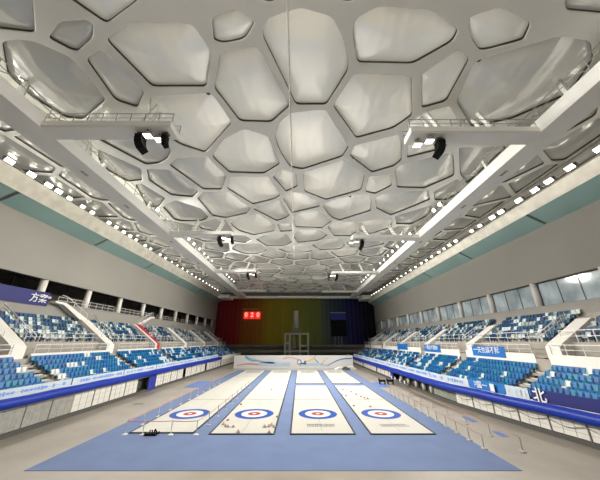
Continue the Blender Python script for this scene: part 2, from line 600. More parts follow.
# ------------------------------------------------------- ceiling lattice
TR = [
    [(48, 38), (60, 22), (92, 20), (92, 38), (78, 51), (71, 50)],
    [(70, 60), (103, 99), (82, 118), (64, 116), (33, 97), (10, 75), (5, 45), (30, 42)],
    [(87, 61), (102, 52), (144, 92), (137, 107), (115, 100)],
    [(109, 41), (153, 86), (205, 86), (209, 54), (190, 26), (125, 24)],
    [(214, 40), (222, 43), (243, 41), (255, 22), (235, 10), (212, 18)],
    [(221, 55), (255, 48), (268, 66), (288, 107), (272, 121), (239, 120), (215, 89)],
    [(264, 38), (270, 22), (300, 12), (330, 20), (345, 48), (346, 70), (325, 104), (296, 104), (290, 92)],
    [(354, 38), (358, 62), (412, 63), (449, 42), (455, 30), (430, 12), (380, 8), (358, 20)],
    [(355, 76), (409, 78), (410, 116), (394, 127), (357, 137), (335, 106)],
    [(290, 116), (324, 112), (346, 147), (340, 157), (306, 169), (291, 166), (279, 148), (277, 136), (282, 122)],
    [(214, 157), (222, 142), (244, 131), (268, 138), (279, 163), (263, 173), (230, 172)],
    [(153, 99), (207, 95), (213, 99), (230, 125), (206, 152), (172, 141), (150, 128)],
    [(100, 140), (120, 132), (160, 136), (169, 150), (166, 158), (158, 163), (145, 164)],
    [(100, 151), (140, 169), (141, 181), (128, 182), (108, 171), (97, 157)],
    [(148, 170), (170, 171), (198, 192), (193, 197), (171, 195), (150, 181)],
    [(171, 166), (178, 160), (207, 158), (225, 176), (221, 189), (203, 189)],
    [(136, 186), (141, 184), (166, 199), (160, 207), (147, 207)],
    [(163, 207), (176, 201), (200, 209), (207, 217), (202, 221), (176, 221)],
    [(198, 198), (205, 193), (228, 193), (249, 208), (246, 213), (225, 218), (213, 216)],
    [(228, 189), (232, 178), (267, 177), (279, 195), (274, 199), (252, 204)],
    [(273, 177), (281, 170), (296, 174), (297, 187), (286, 192)],
    [(351, 156), (356, 146), (397, 136), (400, 144), (400, 160), (393, 166), (372, 172)],
    [(305, 172), (343, 160), (364, 177), (361, 190), (326, 200), (306, 192)],
    [(366, 182), (370, 177), (390, 175), (391, 186), (375, 194), (366, 192)],
    [(396, 171), (402, 166), (449, 154), (454, 161), (452, 176), (424, 188), (398, 187)],
    [(376, 200), (386, 194), (426, 191), (428, 200), (414, 206), (391, 215), (377, 208)],
    [(457, 149), (505, 147), (500, 155), (475, 178), (466, 183), (458, 170)],
    [(434, 192), (458, 179), (466, 189), (447, 200), (435, 200)],
    [(422, 75), (458, 51), (469, 61), (447, 101), (422, 108)],
    [(478, 63), (556, 40), (585, 45), (590, 70), (568, 95), (520, 116), (471, 126), (458, 104), (474, 78)],
    [(472, 38), (480, 50), (489, 49), (522, 40), (530, 22), (500, 8), (470, 18)],
    [(409, 124), (424, 114), (448, 108), (462, 124), (456, 138), (440, 149), (408, 157)],
    [(254, 210), (259, 206), (281, 200), (290, 214), (285, 218), (276, 221)],
    [(283, 200), (291, 193), (303, 194), (319, 202), (319, 207), (293, 213), (289, 211)],
    [(324, 206), (328, 203), (350, 196), (367, 196), (370, 201), (369, 211), (340, 220), (331, 217)],
    [(231, 224), (240, 218), (257, 214), (273, 225), (273, 231), (254, 235), (240, 231)],
    [(277, 224), (291, 224), (292, 231), (280, 232)],
    [(294, 220), (298, 214), (320, 211), (332, 221), (322, 228), (296, 227)],
    [(328, 227), (335, 222), (354, 222), (356, 232), (350, 236), (334, 236)],
    [(358, 222), (392, 218), (390, 228), (370, 234), (360, 231)],
    [(394, 217), (430, 206), (430, 214), (412, 224), (395, 224)],
    [(256, 240), (264, 236), (285, 234), (291, 242), (285, 246), (266, 246)],
    [(232, 249), (237, 244), (260, 244), (266, 250), (260, 254), (245, 254)],
    [(227, 235), (245, 236), (251, 240), (245, 243), (231, 241)],
    [(294, 236), (298, 231), (318, 230), (326, 235), (320, 241), (298, 243)],
    [(311, 244), (320, 240), (340, 239), (344, 245), (340, 249), (320, 250)],
    [(347, 242), (380, 240), (384, 244), (365, 248), (350, 247)],
]


def hull(pts):
    pts = sorted(set(pts))
    def half(ps):
        h = []
        for p in ps:
            while len(h) > 1 and (h[-1][0] - h[-2][0]) * (p[1] - h[-2][1]) - (h[-1][1] - h[-2][1]) * (p[0] - h[-2][0]) <= 0:
                h.pop()
            h.append(p)
        return h
    a, b = half(pts), half(pts[::-1])
    return a[:-1] + b[:-1]


def clip(poly, n, c):
    """keep n.p <= c"""
    out = []
    for i, p in enumerate(poly):
        q = poly[(i + 1) % len(poly)]
        dp, dq = n[0] * p[0] + n[1] * p[1] - c, n[0] * q[0] + n[1] * q[1] - c
        if dp <= 0:
            out.append(p)
        if (dp < 0 < dq) or (dq < 0 < dp):
            t = dp / (dp - dq)
            out.append((p[0] + (q[0] - p[0]) * t, p[1] + (q[1] - p[1]) * t))
    return out


def area_c(poly):
    A = cx = cy = 0
    for i, p in enumerate(poly):
        q = poly[(i + 1) % len(poly)]
        w = p[0] * q[1] - q[0] * p[1]
        A += w
        cx += (p[0] + q[0]) * w
        cy += (p[1] + q[1]) * w
    if abs(A) < 1e-6:
        return 0, poly[0]
    return A / 2, (cx / (3 * A), cy / (3 * A))


traced = [hull([at_z(x, y, CEIL) for x, y in c]) for c in TR]
for i, p in enumerate(traced):
    c = area_c(p)[1]
    traced[i] = [(c[0] + (a - c[0]) * 1.085, c[1] + (b - c[1]) * 1.085) for a, b in p]
tcent = [area_c(p)[1] for p in traced]
trad = [math.sqrt(area_c(p)[0] / PI) for p in traced]
rs = random.Random(5)
rsites = []
X0c, X1c, Y0c, Y1c = XL - 1, XR + 1, 3.0, YE + 1
tries = 0
while tries < 14000:
    tries += 1
    p = (rs.uniform(X0c, X1c), rs.uniform(Y0c, Y1c))
    ok = all((p[0] - q[0]) ** 2 + (p[1] - q[1]) ** 2 > (2.4 + r) ** 2 for q, r in zip(tcent, trad))
    md = rs.choice((4.5, 5.0, 5.3))
    if ok and all((p[0] - q[0]) ** 2 + (p[1] - q[1]) ** 2 > md ** 2 for q in rsites):
        rsites.append(p)
gx, gy = np.meshgrid(np.arange(X0c, X1c, 0.8), np.arange(Y0c, Y1c, 0.8))
G = np.stack([gx.ravel(), gy.ravel()], 1)
for it in range(5):
    S = np.array(tcent + rsites)
    W = np.array([r * r for r in trad] + [6.0] * len(rsites))
    d = ((G[:, None, :] - S[None, :, :]) ** 2).sum(2) - W[None, :]
    own = d.argmin(1)
    for k in range(len(rsites)):
        sel = G[own == k + len(tcent)]
        if len(sel) > 3:
            c = sel.mean(0)
            o = rsites[k]
            rsites[k] = (o[0] * 0.4 + c[0] * 0.6, o[1] * 0.4 + c[1] * 0.6)
S = tcent + rsites
Wt = [r * r for r in trad] + [6.0] * len(rsites)
polys = list(traced)
for k, s in enumerate(rsites):
    poly = [(s[0] - 6, s[1] - 6), (s[0] + 6, s[1] - 6), (s[0] + 6, s[1] + 6), (s[0] - 6, s[1] + 6)]
    i = k + len(tcent)
    for j, q in enumerate(S):
        if j == i:
            continue
        n = (q[0] - s[0], q[1] - s[1])
        L2 = n[0] ** 2 + n[1] ** 2
        if L2 > 15 ** 2 or L2 < 1e-6:
            continue
        c = (q[0] ** 2 + q[1] ** 2 - s[0] ** 2 - s[1] ** 2 + Wt[i] - Wt[j]) / 2
        poly = clip(poly, n, c)
        if len(poly) < 3:
            break
    polys.append(poly)
for i, p in enumerate(polys):
    for n, c in (((1, 0), XR - 0.3), ((-1, 0), -(XL + 0.3)), ((0, 1), YE - 0.6), ((0, -1), -3.4)):
        p = clip(p, n, c)
        if len(p) < 3:
            break
    polys[i] = p
alive = [i for i, p in enumerate(polys) if len(p) >= 3 and abs(area_c(p)[0]) > 0.8]


def best_axis(A, B):
    best = (-1e9, None, None)
    for P, Q, flip in ((A, B, 1), (B, A, -1)):
        for i, p in enumerate(P):
            q = P[(i + 1) % len(P)]
            e = (q[0] - p[0], q[1] - p[1])
            L = math.hypot(*e)
            if L < 0.15:
                continue
            n = (e[1] / L, -e[0] / L)
            pm = max(n[0] * a[0] + n[1] * a[1] for a in P)
            qm = min(n[0] * a[0] + n[1] * a[1] for a in Q)
            g = qm - pm
            if g > best[0]:
                m = (pm + qm) / 2
                best = (g, (n[0] * flip, n[1] * flip), m * flip)
    return best


GAP = {0: 0.42, 1: 0.44, 2: 0.46}
NT = len(traced)
for ai in range(len(alive)):
    for bi in range(ai + 1, len(alive)):
        i, j = alive[ai], alive[bi]
        if len(polys[i]) < 3 or len(polys[j]) < 3:
            continue
        ci, cj = S[i], S[j]
        if (ci[0] - cj[0]) ** 2 + (ci[1] - cj[1]) ** 2 > 225:
            continue
        g, n, m = best_axis(polys[i], polys[j])
        need = GAP[(i >= NT) + (j >= NT)]
        if g < need and n is not None:
            polys[i] = clip(polys[i], n, m - need / 2)
            polys[j] = clip(polys[j], (-n[0], -n[1]), -(m + need / 2))


def rounded(poly, r=0.38):
    out = []
    n = len(poly)
    for i in range(n):
        a, b, c = Vector(poly[i - 1]), Vector(poly[i]), Vector(poly[(i + 1) % n])
        u, v = a - b, c - b
        lu, lv = u.length, v.length
        if lu < 1e-4 or lv < 1e-4:
            continue
        rr = min(r, lu * 0.42, lv * 0.42)
        p0, p1 = b + u / lu * rr, b + v / lv * rr
        for t in (0.0, 0.33, 0.67, 1.0):
            q = p0 * (1 - t) ** 2 + b * 2 * t * (1 - t) + p1 * t ** 2
            out.append((q.x, q.y))
    # drop doubles
    res = []
    for p in out:
        if not res or (p[0] - res[-1][0]) ** 2 + (p[1] - res[-1][1]) ** 2 > 1e-4:
            res.append(p)
    if (res[0][0] - res[-1][0]) ** 2 + (res[0][1] - res[-1][1]) ** 2 < 1e-4:
        res.pop()
    return res


cells = []
for i in alive:
    p = polys[i]
    if len(p) < 3:
        continue
    A, c = area_c(p)
    if A < 0:
        p = p[::-1]
        A = -A
    if A < 1.2:
        continue
    q = rounded(p)
    if len(q) > 4:
        cells.append((q, A, c))

# lattice = flat sheet with rounded holes, thick edges
cu = bpy.data.curves.new('ceiling', 'CURVE')
cu.dimensions = '2D'
cu.fill_mode = 'BOTH'
cu.extrude = 0.20
cu.bevel_depth = 0.06
cu.bevel_resolution = 1


def spline(pts):
    sp = cu.splines.new('POLY')
    sp.points.add(len(pts) - 1)
    for k, p in enumerate(pts):
        sp.points[k].co = (p[0], p[1], 0, 1)
    sp.use_cyclic_u = True


spline([(XL - 5.1, YB), (XR + 4.9, YB), (XR + 4.9, YE + 0.4), (XL - 5.1, YE + 0.4)])
for q, A, c in cells:
    spline(q)
tmp = bpy.data.objects.new('ceiling_tmp', cu)
C.objects.link(tmp)
dg = bpy.context.evaluated_depsgraph_get()
me = bpy.data.meshes.new_from_object(tmp.evaluated_get(dg))
bpy.data.objects.remove(tmp)
me.name = 'ceiling'
me.materials.clear()
me.materials.append(M_frame)
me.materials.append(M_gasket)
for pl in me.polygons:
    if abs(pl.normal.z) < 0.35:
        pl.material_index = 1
    pl.use_smooth = False
ceil = bpy.data.objects.new('ceiling', me)
C.objects.link(ceil)
ceil.location = (0, 0, CEIL + 0.26)
struct(ceil, 'roof lattice of pale steel with bulging translucent air cushions')


def cushion_mesh(q, A, c, mb):
    depth = min(0.55, 0.085 * math.sqrt(A)) + 0.10
    n = len(q)
    v = []
    levels = [1.0, 0.965, 0.90, 0.80, 0.66, 0.48, 0.26]
    for r in levels:
        z = 0.16 - depth * (1 - r ** 2.6)
        for p in q:
            v.append((c[0] + (p[0] - c[0]) * r * 1.01, c[1] + (p[1] - c[1]) * r * 1.01, z))
    v.append((c[0], c[1], 0.16 - depth))
    f = []
    for l in range(len(levels) - 1):
        for k in range(n):
            a, b = l * n + k, l * n + (k + 1) % n
            f.append((a, b, b + n, a + n))
    o = (len(levels) - 1) * n
    for k in range(n):
        f.append((o + k, o + (k + 1) % n, len(v) - 1))
    mb.add(v, f, None, True)


def view_size(c, A):
    pr = project((c[0], c[1], CEIL))
    if pr is None or not (-40 < pr[0] < 640 and -60 < pr[1] < 320):
        return 0
    dx, dy = c[0], c[1]
    dist2 = dx * dx + dy * dy + (CEIL - CAM_Z) ** 2
    return A * (CEIL - CAM_Z) / dist2 ** 1.5


order = sorted(range(len(cells)), key=lambda i: -view_size(cells[i][2], cells[i][1]))
rest = MB()
for k, i in enumerate(order):
    q, A, c = cells[i]
    if k < 100 and view_size(c, A) > 0:
        mb = MB()
        cushion_mesh([(p[0] - c[0], p[1] - c[1]) for p in q], A, (0, 0), mb)
        o = mb.build('cushion', M_cushion, ceil, (c[0], c[1], -0.12))
    else:
        cushion_mesh(q, A, c, rest)
o = rest.build('cushion', M_cushion, ceil, (0, 0, -0.12))
o['kind'] = 'stuff'

# black sockets at the lattice nodes
NODES = [(77.5, 59), (100, 44), (151, 92.5), (111, 101), (216, 51), (257, 45), (208, 93.5), (354, 69.5), (416, 71.5), (327.5, 108), (352, 143),
         (479, 60), (236, 126), (271, 140), (404, 162), (374, 197), (350, 197), (229, 176), (352, 159), (345, 158)]
for x, y in NODES:
    p = at_z(x, y, CEIL)
    MB().lathe([(0.16, -0.05), (0.16, 0.02)], 10).build('socket', M_socket, ceil, (p[0], p[1], -0.20))

# -------------------------------------------------------- gantries, speakers
def make_gantry(x_tip, x_root, y, label, near):
    s = 1 if x_tip > x_root else -1
    root = tag(empty('lighting_gantry', (x_root, y, BZ0)), label, 'gantry', 'gantries reaching in from the roof beams')
    L = abs(x_tip - x_root)
    MB().prism([(0, 0.12), (0.05, 0.0), (1.45, 0.0), (1.5, 0.12), (1.5, 0.55), (0, 0.55)], lambda a, b, d: (d, a, b), 0, s * L).build('deck', M_beam, root)
    MB().box(0, s * (L + 0.02), -0.05, -0.01, 0.06, 0.55).build('side_plate', M_frame, root)
    for yy in (0.1, 1.4):
        r = MB()
        r.bar((0, yy, 1.45), (s * L, yy, 1.45), 0.045, 0.045)
        r.bar((0, yy, 1.0), (s * L, yy, 1.0), 0.035, 0.035)
        k = 0.0
        while k <= L + 0.01:
            r.bar((s * k, yy, 0.55), (s * k, yy, 1.45), 0.045, 0.045)
            k += L / 9
        r.build('railing', M_steel, root)
    for q in (0.32, 0.74):
        h = MB()
        h.bar((s * L * q, 0.4, 0.5), (s * (L * q + 1.0), 0.4, 2.75), 0.3, 0.18)
        h.bar((s * L * q, 1.1, 0.5), (s * (L * q + 1.0), 1.1, 2.75), 0.3, 0.18)
        h.build('hanger', M_frame, root)
    return root


def make_array(x, y, z, s, label, k_=1.0, nn=6):
    root = tag(empty('line_array_speaker', (x, y, z)), label, 'speaker', 'black line array speakers under the gantries')
    MB().box(-0.25, 0.25, -0.2, 0.2, -0.15, 0.0).box(-0.04, 0.04, -0.04, 0.04, -0.3, -0.1).build('bracket', M_darkgrey, root)
    px, pz, ang = 0.0, -0.3, 0.0
    for k in range(nn):
        b = MB().prism([(-0.30 * k_, 0.0), (0.30 * k_, 0.0), (0.27 * k_, -0.25), (-0.27 * k_, -0.25)], lambda a, b, d: (a, d, b), -0.36 * k_, 0.36 * k_)
        o = b.build('cabinet', M_black, root, (px, 0, pz))
        o.rotation_euler = (0, -s * ang, 0)
        px += s * math.sin(ang) * 0.26
        pz -= math.cos(ang) * 0.26
        ang += 0.13
    return root


def make_worklight(x, y, z, s, label):
    root = tag(empty('spotlight', (x, y, z)), label, 'spotlight', 'small spotlights under the gantries')
    MB().box(-0.03, 0.03, -0.25, 0.25, -0.2, 0.0).build('bracket', M_darkgrey, root)
    h = MB().prism([(-0.28, -0.2), (0.28, -0.2), (0.34, -0.5), (-0.34, -0.5)], lambda a, b, d: (a, d, b), -0.28, 0.28)
    h.build('housing', M_steel, root)
    MB().box(-0.30, 0.30, -0.25, 0.25, -0.53, -0.505).build('lens', M_lens, root)
    return root


GAN = [('L', 15.8, -10.3), ('R', 16.4, 9.1), ('L', 38.0, -11.0), ('R', 39.6, 8.7), ('L', 62, -11.0), ('R', 63.4, 8.1), ('L', 88.5, -11.5), ('R', 90.5, 7.9)]
DEPTHW = ['nearest', 'second', 'third', 'farthest']
for i, (sd, y, tip) in enumerate(GAN):
    q = beamx(sd, y)
    rootx = q[1] if sd == 'L' else q[0]
    side = 'left' if sd == 'L' else 'right'
    dw = DEPTHW[i // 2]
    make_gantry(tip, rootx, y, '%s white gantry with railing reaching in from the %s roof beam' % (dw, side), i < 2)
    s = 1 if sd == 'L' else -1
    if i < 6:
        x1 = {0: -13.0, 1: 11.7, 2: -13.0, 3: 10.4, 4: -13.0, 5: 9.4}[i]
        make_array(x1, y + 0.75, BZ0, s, 'black curved line array speaker, outer one under the %s %s gantry' % (dw, side))
        x2 = x1 + s * 2.0 if i != 3 else x1 + s * 1.3
        if i in (0, 2, 4, 5):
            make_array(x2, y + 0.75, BZ0, s, 'black line array speaker nearest the tip of the %s %s gantry' % (dw, side), 0.7, 4)
        for k in range(2):
            make_worklight(x1 + s * (0.76 + 0.69 * k) if i in (0, 2, 4, 5) else x1 + s * (1.0 + 0.8 * k), y + (0.5 + 0.45 * k), BZ0, s,
                           'small lit spotlight beside the speaker, %s one under the %s %s gantry' % ('outer' if k == 0 else 'inner', dw, side))

# ------------------------------------------------------------- floodlights
fl_root = empty('floodlight')
fh = MB().prism([(-0.05, -0.30), (0.0, 0.30), (-0.38, 0.22), (-0.42, -0.18)], lambda a, b, d: (d, a, b), -0.40, 0.40)
fl_h = fh.build('housing', M_darkgrey, fl_root)
ln = MB().prism([(-0.02, -0.27), (0.025, 0.27), (0.045, 0.27), (0.0, -0.27)], lambda a, b, d: (d, a, b), -0.37, 0.37)
fl_l = ln.build('lens', M_lens, fl_root)
br = MB().box(-0.46, -0.42, -0.25, -0.15, -0.45, 0.05).box(0.42, 0.46, -0.25, -0.15, -0.45, 0.05).box(-0.46, 0.46, -0.25, -0.15, -0.49, -0.45)
fl_b = br.build('bracket', M_steel, fl_root)
FKIDS = [(fl_h, []), (fl_l, []), (fl_b, [])]
spot = bpy.data.lights.new('flood_beam', 'SPOT')
spot.energy = 3200
spot.color = (1.0, 0.965, 0.90)
spot.spot_size = math.radians(98)
spot.spot_blend = 0.7
spot.shadow_soft_size = 0.3
FIRST = [True]


def flood(x, y, z, aim, label, group, scale=1.0):
    if FIRST[0]:
        o = fl_root
        FIRST[0] = False
    else:
        o = copy_tree(fl_root, FKIDS)
    o.location = (x, y, z)
    d = Vector(aim) - Vector((x, y, z))
    o.rotation_euler = (0.0, 0.0, math.atan2(d.y, d.x) - PI / 2)
    o.rotation_euler = (math.atan2(d.z, math.hypot(d.x, d.y)) * 0.75, 0.0, math.atan2(d.y, d.x) - PI / 2)
    o.scale = (scale,) * 3
    tag(o, label, 'floodlight', group)
    if y > 76:
        return
    l = bpy.data.objects.new('flood_beam', spot)
    C.objects.link(l)
    l.location = Vector((x, y, z)) + d.normalized() * 0.35
    l.rotation_euler = d.to_track_quat('-Z', 'Y').to_euler()


LY = [12.5, 15, 17.6, 20.4, 22.6, 25, 27.2, 28.6, 30.3, 32.6, 34.4, 38, 39.8, 41.8, 43.6, 45.5, 48.6, 50.6, 54.5]
y = 57.0
while y < 100:
    LY.append(y)
    y += 3.1
for k, y in enumerate(LY):
    flood(LXT - 0.55, y, LZ2 + 0.62, (6, y * 0.8 + 4, 1), 'lit floodlight on the left wall cornice, %s from the near end' % nth(k), 'floodlights on the left cornice', 1.15 if y < 30 else (0.9 if y < 45 else (0.72 if y < 60 else 0.55)))
RY = [13, 16, 19, 21.8, 24.2, 26.0, 28.4, 31.5, 33.2, 36, 38.0, 42.5, 44.6, 46.5, 48.5, 51.5, 54]
y = 56.4
while y < 100:
    RY.append(y)
    y += 3.1
for k, y in enumerate(RY):
    flood(RXT + 0.55, y, RZ2 + 0.62, (5, y * 0.8 + 4, 0), 'lit floodlight on the right wall cornice, %s from the near end' % nth(k), 'floodlights on the right cornice', 1.15 if y < 34 else (0.9 if y < 45 else (0.72 if y < 60 else 0.55)))
BL = [-12, -7, -2, 3, 33.0, 44.5, 47, 50, 53, 55.5, 58.5, 66, 69, 72, 75, 78, 81]  # lamps above and behind the camera are added, unseen, to brighten the near ceiling
for k, y in enumerate(BL):
    flood(beamx('L', y)[1] + 0.35, y, BZ1 + 0.55, (11, y * 0.9 + 3, 9.0), 'lit floodlight on top of the left roof beam, %s from the near end' % nth(k), 'floodlights on the left roof beam', 0.8 if y < 52 else 0.6)
BR = [-12, -7, -2, 3, 31.5, 33.2, 42, 45.5, 48.5, 51.5, 54.5, 57.5, 60.5, 66.5, 69.5, 72.5, 75.5, 78.5, 81.5]  # same here: unseen lamps around the camera added for ceiling light
for k, y in enumerate(BR):
    flood(beamx('R', y)[0] - 0.35, y, BZ1 + 0.55, (-1, y * 0.9 + 3, 9.0), 'lit floodlight on top of the right roof beam, %s from the near end' % nth(k), 'floodlights on the right roof beam', 0.8 if y < 52 else 0.6)

# added unseen fill lights above the lattice, brightening the middle cushions through the foil
for gx_, gy_, en in [(x, y, 1.0) for y in (8, 19, 30, 41, 53) for x in (-8, 1, 10)] + [(x, y, 0.7) for y in (66, 80) for x in (-7, 5)]:
    la = bpy.data.lights.new('added_cushion_fill', 'AREA')
    la.shape = 'DISK'
    la.size = 4.0
    la.energy = 160 * en
    la.color = (1.0, 0.95, 0.86)
    lo_ = bpy.data.objects.new('added_cushion_fill', la)
    C.objects.link(lo_)
    lo_.location = (gx_, gy_, 30.0)

# hanging wire along the ceiling
wire = MB()
pts = [(-0.72 - 0.62 * k / 12, 8.5 + 49.0 * k / 12, CEIL - 0.35 - 0.25 * math.sin(PI * k / 12)) for k in range(13)]
wire.tube(pts, 0.06, 6)
tag(wire.build('wire_rope', M_cable), 'thin pale wire rope running lengthwise below the middle of the roof', 'wire')

# ------------------------------------------------------------------ stands
ROWS_LOW = [(1.0 + 0.8 * k, 2.25 + 0.41 * k) for k in range(6)]       # u of tread front, z of tread
ROWS_LOW_R = [(1.0 + 0.8 * k, 1.74 + 0.475 * (k - 1)) for k in range(1, 6)]
ROWS_UP = [(7.35 + 0.71 * k, 6.45 + 0.47 * k) for k in range(6)]


def sx(side, u):
    return FL - u if side == 'L' else 17.7 + u


SY0, SY1 = 8.0, 101.0
for side in ('L', 'R'):
    s = -1 if side == 'L' else 1
    lo = ROWS_LOW if side == 'L' else ROWS_LOW_R
    name = 'stand_left' if side == 'L' else 'stand_right'
    e = struct(empty(name, (0, 0, 0)), 'stepped concrete spectator stand along the %s side' % ('left' if s < 0 else 'right'))
    frm = lambda a, b, d: (sx(side, a), d, b)
    # lower bank
    prof = [(1.1, 0.0), (1.1, lo[0][1])] if side == 'L' else [(1.9, 0.0), (1.9, lo[0][1])]
    prof = []
    u0 = lo[0][0]
    prof.append((u0 + 0.3, 0.0))
    prof.append((u0 + 0.3, lo[0][1] - 0.5))
    prof.append((u0, lo[0][1] - 0.5))
    for u, z in lo:
        prof.append((u, z))
        prof.append((u + 0.8, z))
    prof.append((5.85, 4.9))
    prof.append((7.2, 4.9))
    prof.append((7.2, 0.0))
    MB().prism(prof, frm, SY0, SY1).build('lower_tier', M_concrete, e)
    prof = [(7.2, 0.0), (7.2, 6.45)]
    for u, z in ROWS_UP:
        prof.append((u, z))
        prof.append((u + 0.71, z))
    prof.append((11.75, 9.2))
    prof.append((11.75, 0.0))
    MB().prism(prof, frm, SY0, SY1).build('upper_tier', M_concrete, e)
    # low white wall of the cross gangway, broken at the aisles
    AY = [27.5 + 13.1 * k for k in range(-1, 6)]
    edges = [SY0] + [q for a in AY for q in (a - 0.8, a + 0.8)] + [SY1]
    for a, b in zip(edges[::2], edges[1::2]):
        MB().box(sx(side, 5.8), sx(side, 5.95), a, b, lo[-1][1], 5.35).build('gangway_wall', M_parapet, e)
    # front beam and parapet following the front line
    ys = [SY0 + (SY1 - SY0) * k / 60 for k in range(61)]
    fx = (lambda y: FL) if side == 'L' else XF
    zt = 2.7 if side == 'L' else 2.15
    zb = 1.85 if side == 'L' else 1.35

    def strip(name, u0, u1, z0, z1, m, ya=SY0, yb=SY1, parent=e, to=None):
        v, f = [], []
        yy = [ya] + [q for q in ys if ya + 0.05 < q < yb - 0.05] + [yb]
        for q in yy:
            x = fx(q)
            xa = x + s * u0
            xb = x + s * u1 if to is None else to
            v += [(xa, q, z0), (xb, q, z0), (xb, q, z1), (xa, q, z1)]
        for k in range(len(yy) - 1):
            a = 4 * k
            for j in range(4):
                f.append((a + j, a + (j + 1) % 4, a + 4 + (j + 1) % 4, a + 4 + j))
        f.append((3, 2, 1, 0))
        a = 4 * (len(yy) - 1)
        f.append((a, a + 1, a + 2, a + 3))
        return MB().add(v, f).build(name, m, parent)
    strip('front_parapet', 0.0, 0.16, zb, zt + 0.02, M_parapet)
    strip('front_gangway', 0.16, 1.0, zb, lo[0][1] - 0.3, M_concrete, to=sx(side, u0 + 0.35))
    strip('gutter_shade_strip', -0.02, 0.5, 0.0, 0.32, M_recess)  # dark strip standing in for the gutter and shade at the stand foot
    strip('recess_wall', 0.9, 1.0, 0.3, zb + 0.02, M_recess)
    # front panels
    if side == 'L':
        runs = [(23.4, 28.0, 1), (28.0, 38.3, 0), (42.8, 52.4, 0), (53.6, 64.0, 0), (65.2, 76, 0), (77, 100, 0), (9, 23.4, 1)]
    else:
        runs = [(9, 32.3, 0), (51.5, 62, 0), (63, 75, 0), (76, 100, 0)]
    for a, b, kind in runs:
        n = max(1, round((b - a) / 2.35))
        for k in range(n):
            y0, y1 = a + (b - a) * k / n, a + (b - a) * (k + 1) / n
            p = strip('front_panel', 0.04, 0.1, 0.36, zb, M_meshgrey if kind else M_panel, y0 + 0.04, y1 - 0.04)
            # seams: thin raised strips, stay with the panel
            g = MB()
            xm = fx((y0 + y1) / 2)
            for t in (0.33, 0.66):
                yy = y0 + (y1 - y0) * t
                xx = fx(yy)
                g.box(xx + s * 0.02, xx + s * 0.045, yy - 0.012, yy + 0.012, 0.38, zb)
            nz = 3 if kind == 0 else 9
            for t in range(1, nz):
                zz = 0.36 + (zb - 0.36) * t / nz
                g.bar((fx(y0 + 0.05) + s * 0.032, y0 + 0.05, zz), (fx(y1 - 0.05) + s * 0.032, y1 - 0.05, zz), 0.02, 0.02 if kind == 0 else 0.06)
            g.build('seam', M_joint, p)
            if k > 0:
                xx = fx(y0)
                MB().box(xx - s * 0.01, xx + s * 0.1, y0 - 0.05, y0 + 0.05, 0.05, zb).build('panel_post', M_darkgrey, e)
    if side == 'R':
        for y in (38.3, 40.5, 43.0, 46.0, 49.0):
            MB().lathe([(0.28, 0.0), (0.28, zb + 0.02)], 14, (XF(y) + 0.55, y, 0)).build('pillar', M_steel, e)

    if side == 'R':
        n_c = 30
        cv, cf = [], []
        for q in range(n_c + 1):
            y = 32.4 + 5.2 * q / n_c
            cv += [(XF(y) + 0.45 + 0.06 * math.sin(q * 1.9), y, 0.1), (XF(y) + 0.45 + 0.06 * math.sin(q * 1.9), y, zb)]
        for q in range(n_c):
            cf.append((2 * q, 2 * q + 2, 2 * q + 3, 2 * q + 1))
        cu_o = MB().add(cv, cf).build('curtain', mat('grey_green_curtain', (0.20, 0.21, 0.18), 0.8), e)
        sol = cu_o.modifiers.new('thick', 'SOLIDIFY')
        sol.thickness = 0.02
    # aisle steps
    for a in AY:
        st = MB()
        for u, z in lo:
            st.box(sx(side, u), sx(side, u + 0.4), a - 0.62, a + 0.62, z - 0.46, z - 0.22)
            st.box(sx(side, u + 0.36), sx(side, u + 0.8), a - 0.62, a + 0.62, z, z + 0.05)
        st.build('aisle_steps', M_parapet, e)

    # gangway and upper-tier railings, one per bay
    bays = []
    for k in range(len(AY) + 1):
        a = SY0 if k == 0 else AY[k - 1] + 1.1
        b = SY1 if k == len(AY) else AY[k] - 1.1
        bays.append((a, b))
    sidew = 'left' if s < 0 else 'right'
    for k, (a, b) in enumerate(bays):
        for lev, (u, z0, h) in enumerate(((5.88, 5.35, 0.85), (7.28, 6.45, 1.0))):
            r = tag(empty('guard_railing', (sx(side, u), a, z0)), 'white guard railing %s, %s bay of the %s stand' %
                    ('on the low gangway wall' if lev == 0 else 'before the upper seats', nth(k), sidew), 'railing', 'white railings of the stands')
            L = b - a
            MB().bar((0, 0, h), (0, L, h), 0.06, 0.06).build('top_rail', M_white, r)
            MB().bar((0, 0, h * 0.5), (0, L, h * 0.5), 0.045, 0.045).build('middle_rail', M_white, r)
            n = max(2, int(L / 1.5))
            for j in range(n + 1):
                MB().bar((0, L * j / n, 0), (0, L * j / n, h), 0.05, 0.05).build('post', M_white, r)

# railing on the left concourse parapet
for k in range(5):
    a = 36 + 13.1 * k
    r = tag(empty('concourse_railing', (XL - 0.2, a, 11.3)), 'thin white railing before the dark concourse, %s bay from the near end' % nth(k), 'railing', 'concourse railings')
    for h in (0.45, 0.9):
        MB().bar((0, 0, h), (0, 11.4, h), 0.05, 0.05).build('rail', M_white, r)
    for j in range(9):
        MB().bar((0, 11.4 * j / 8, 0), (0, 11.4 * j / 8, 0.9), 0.045, 0.045).build('post', M_white, r)

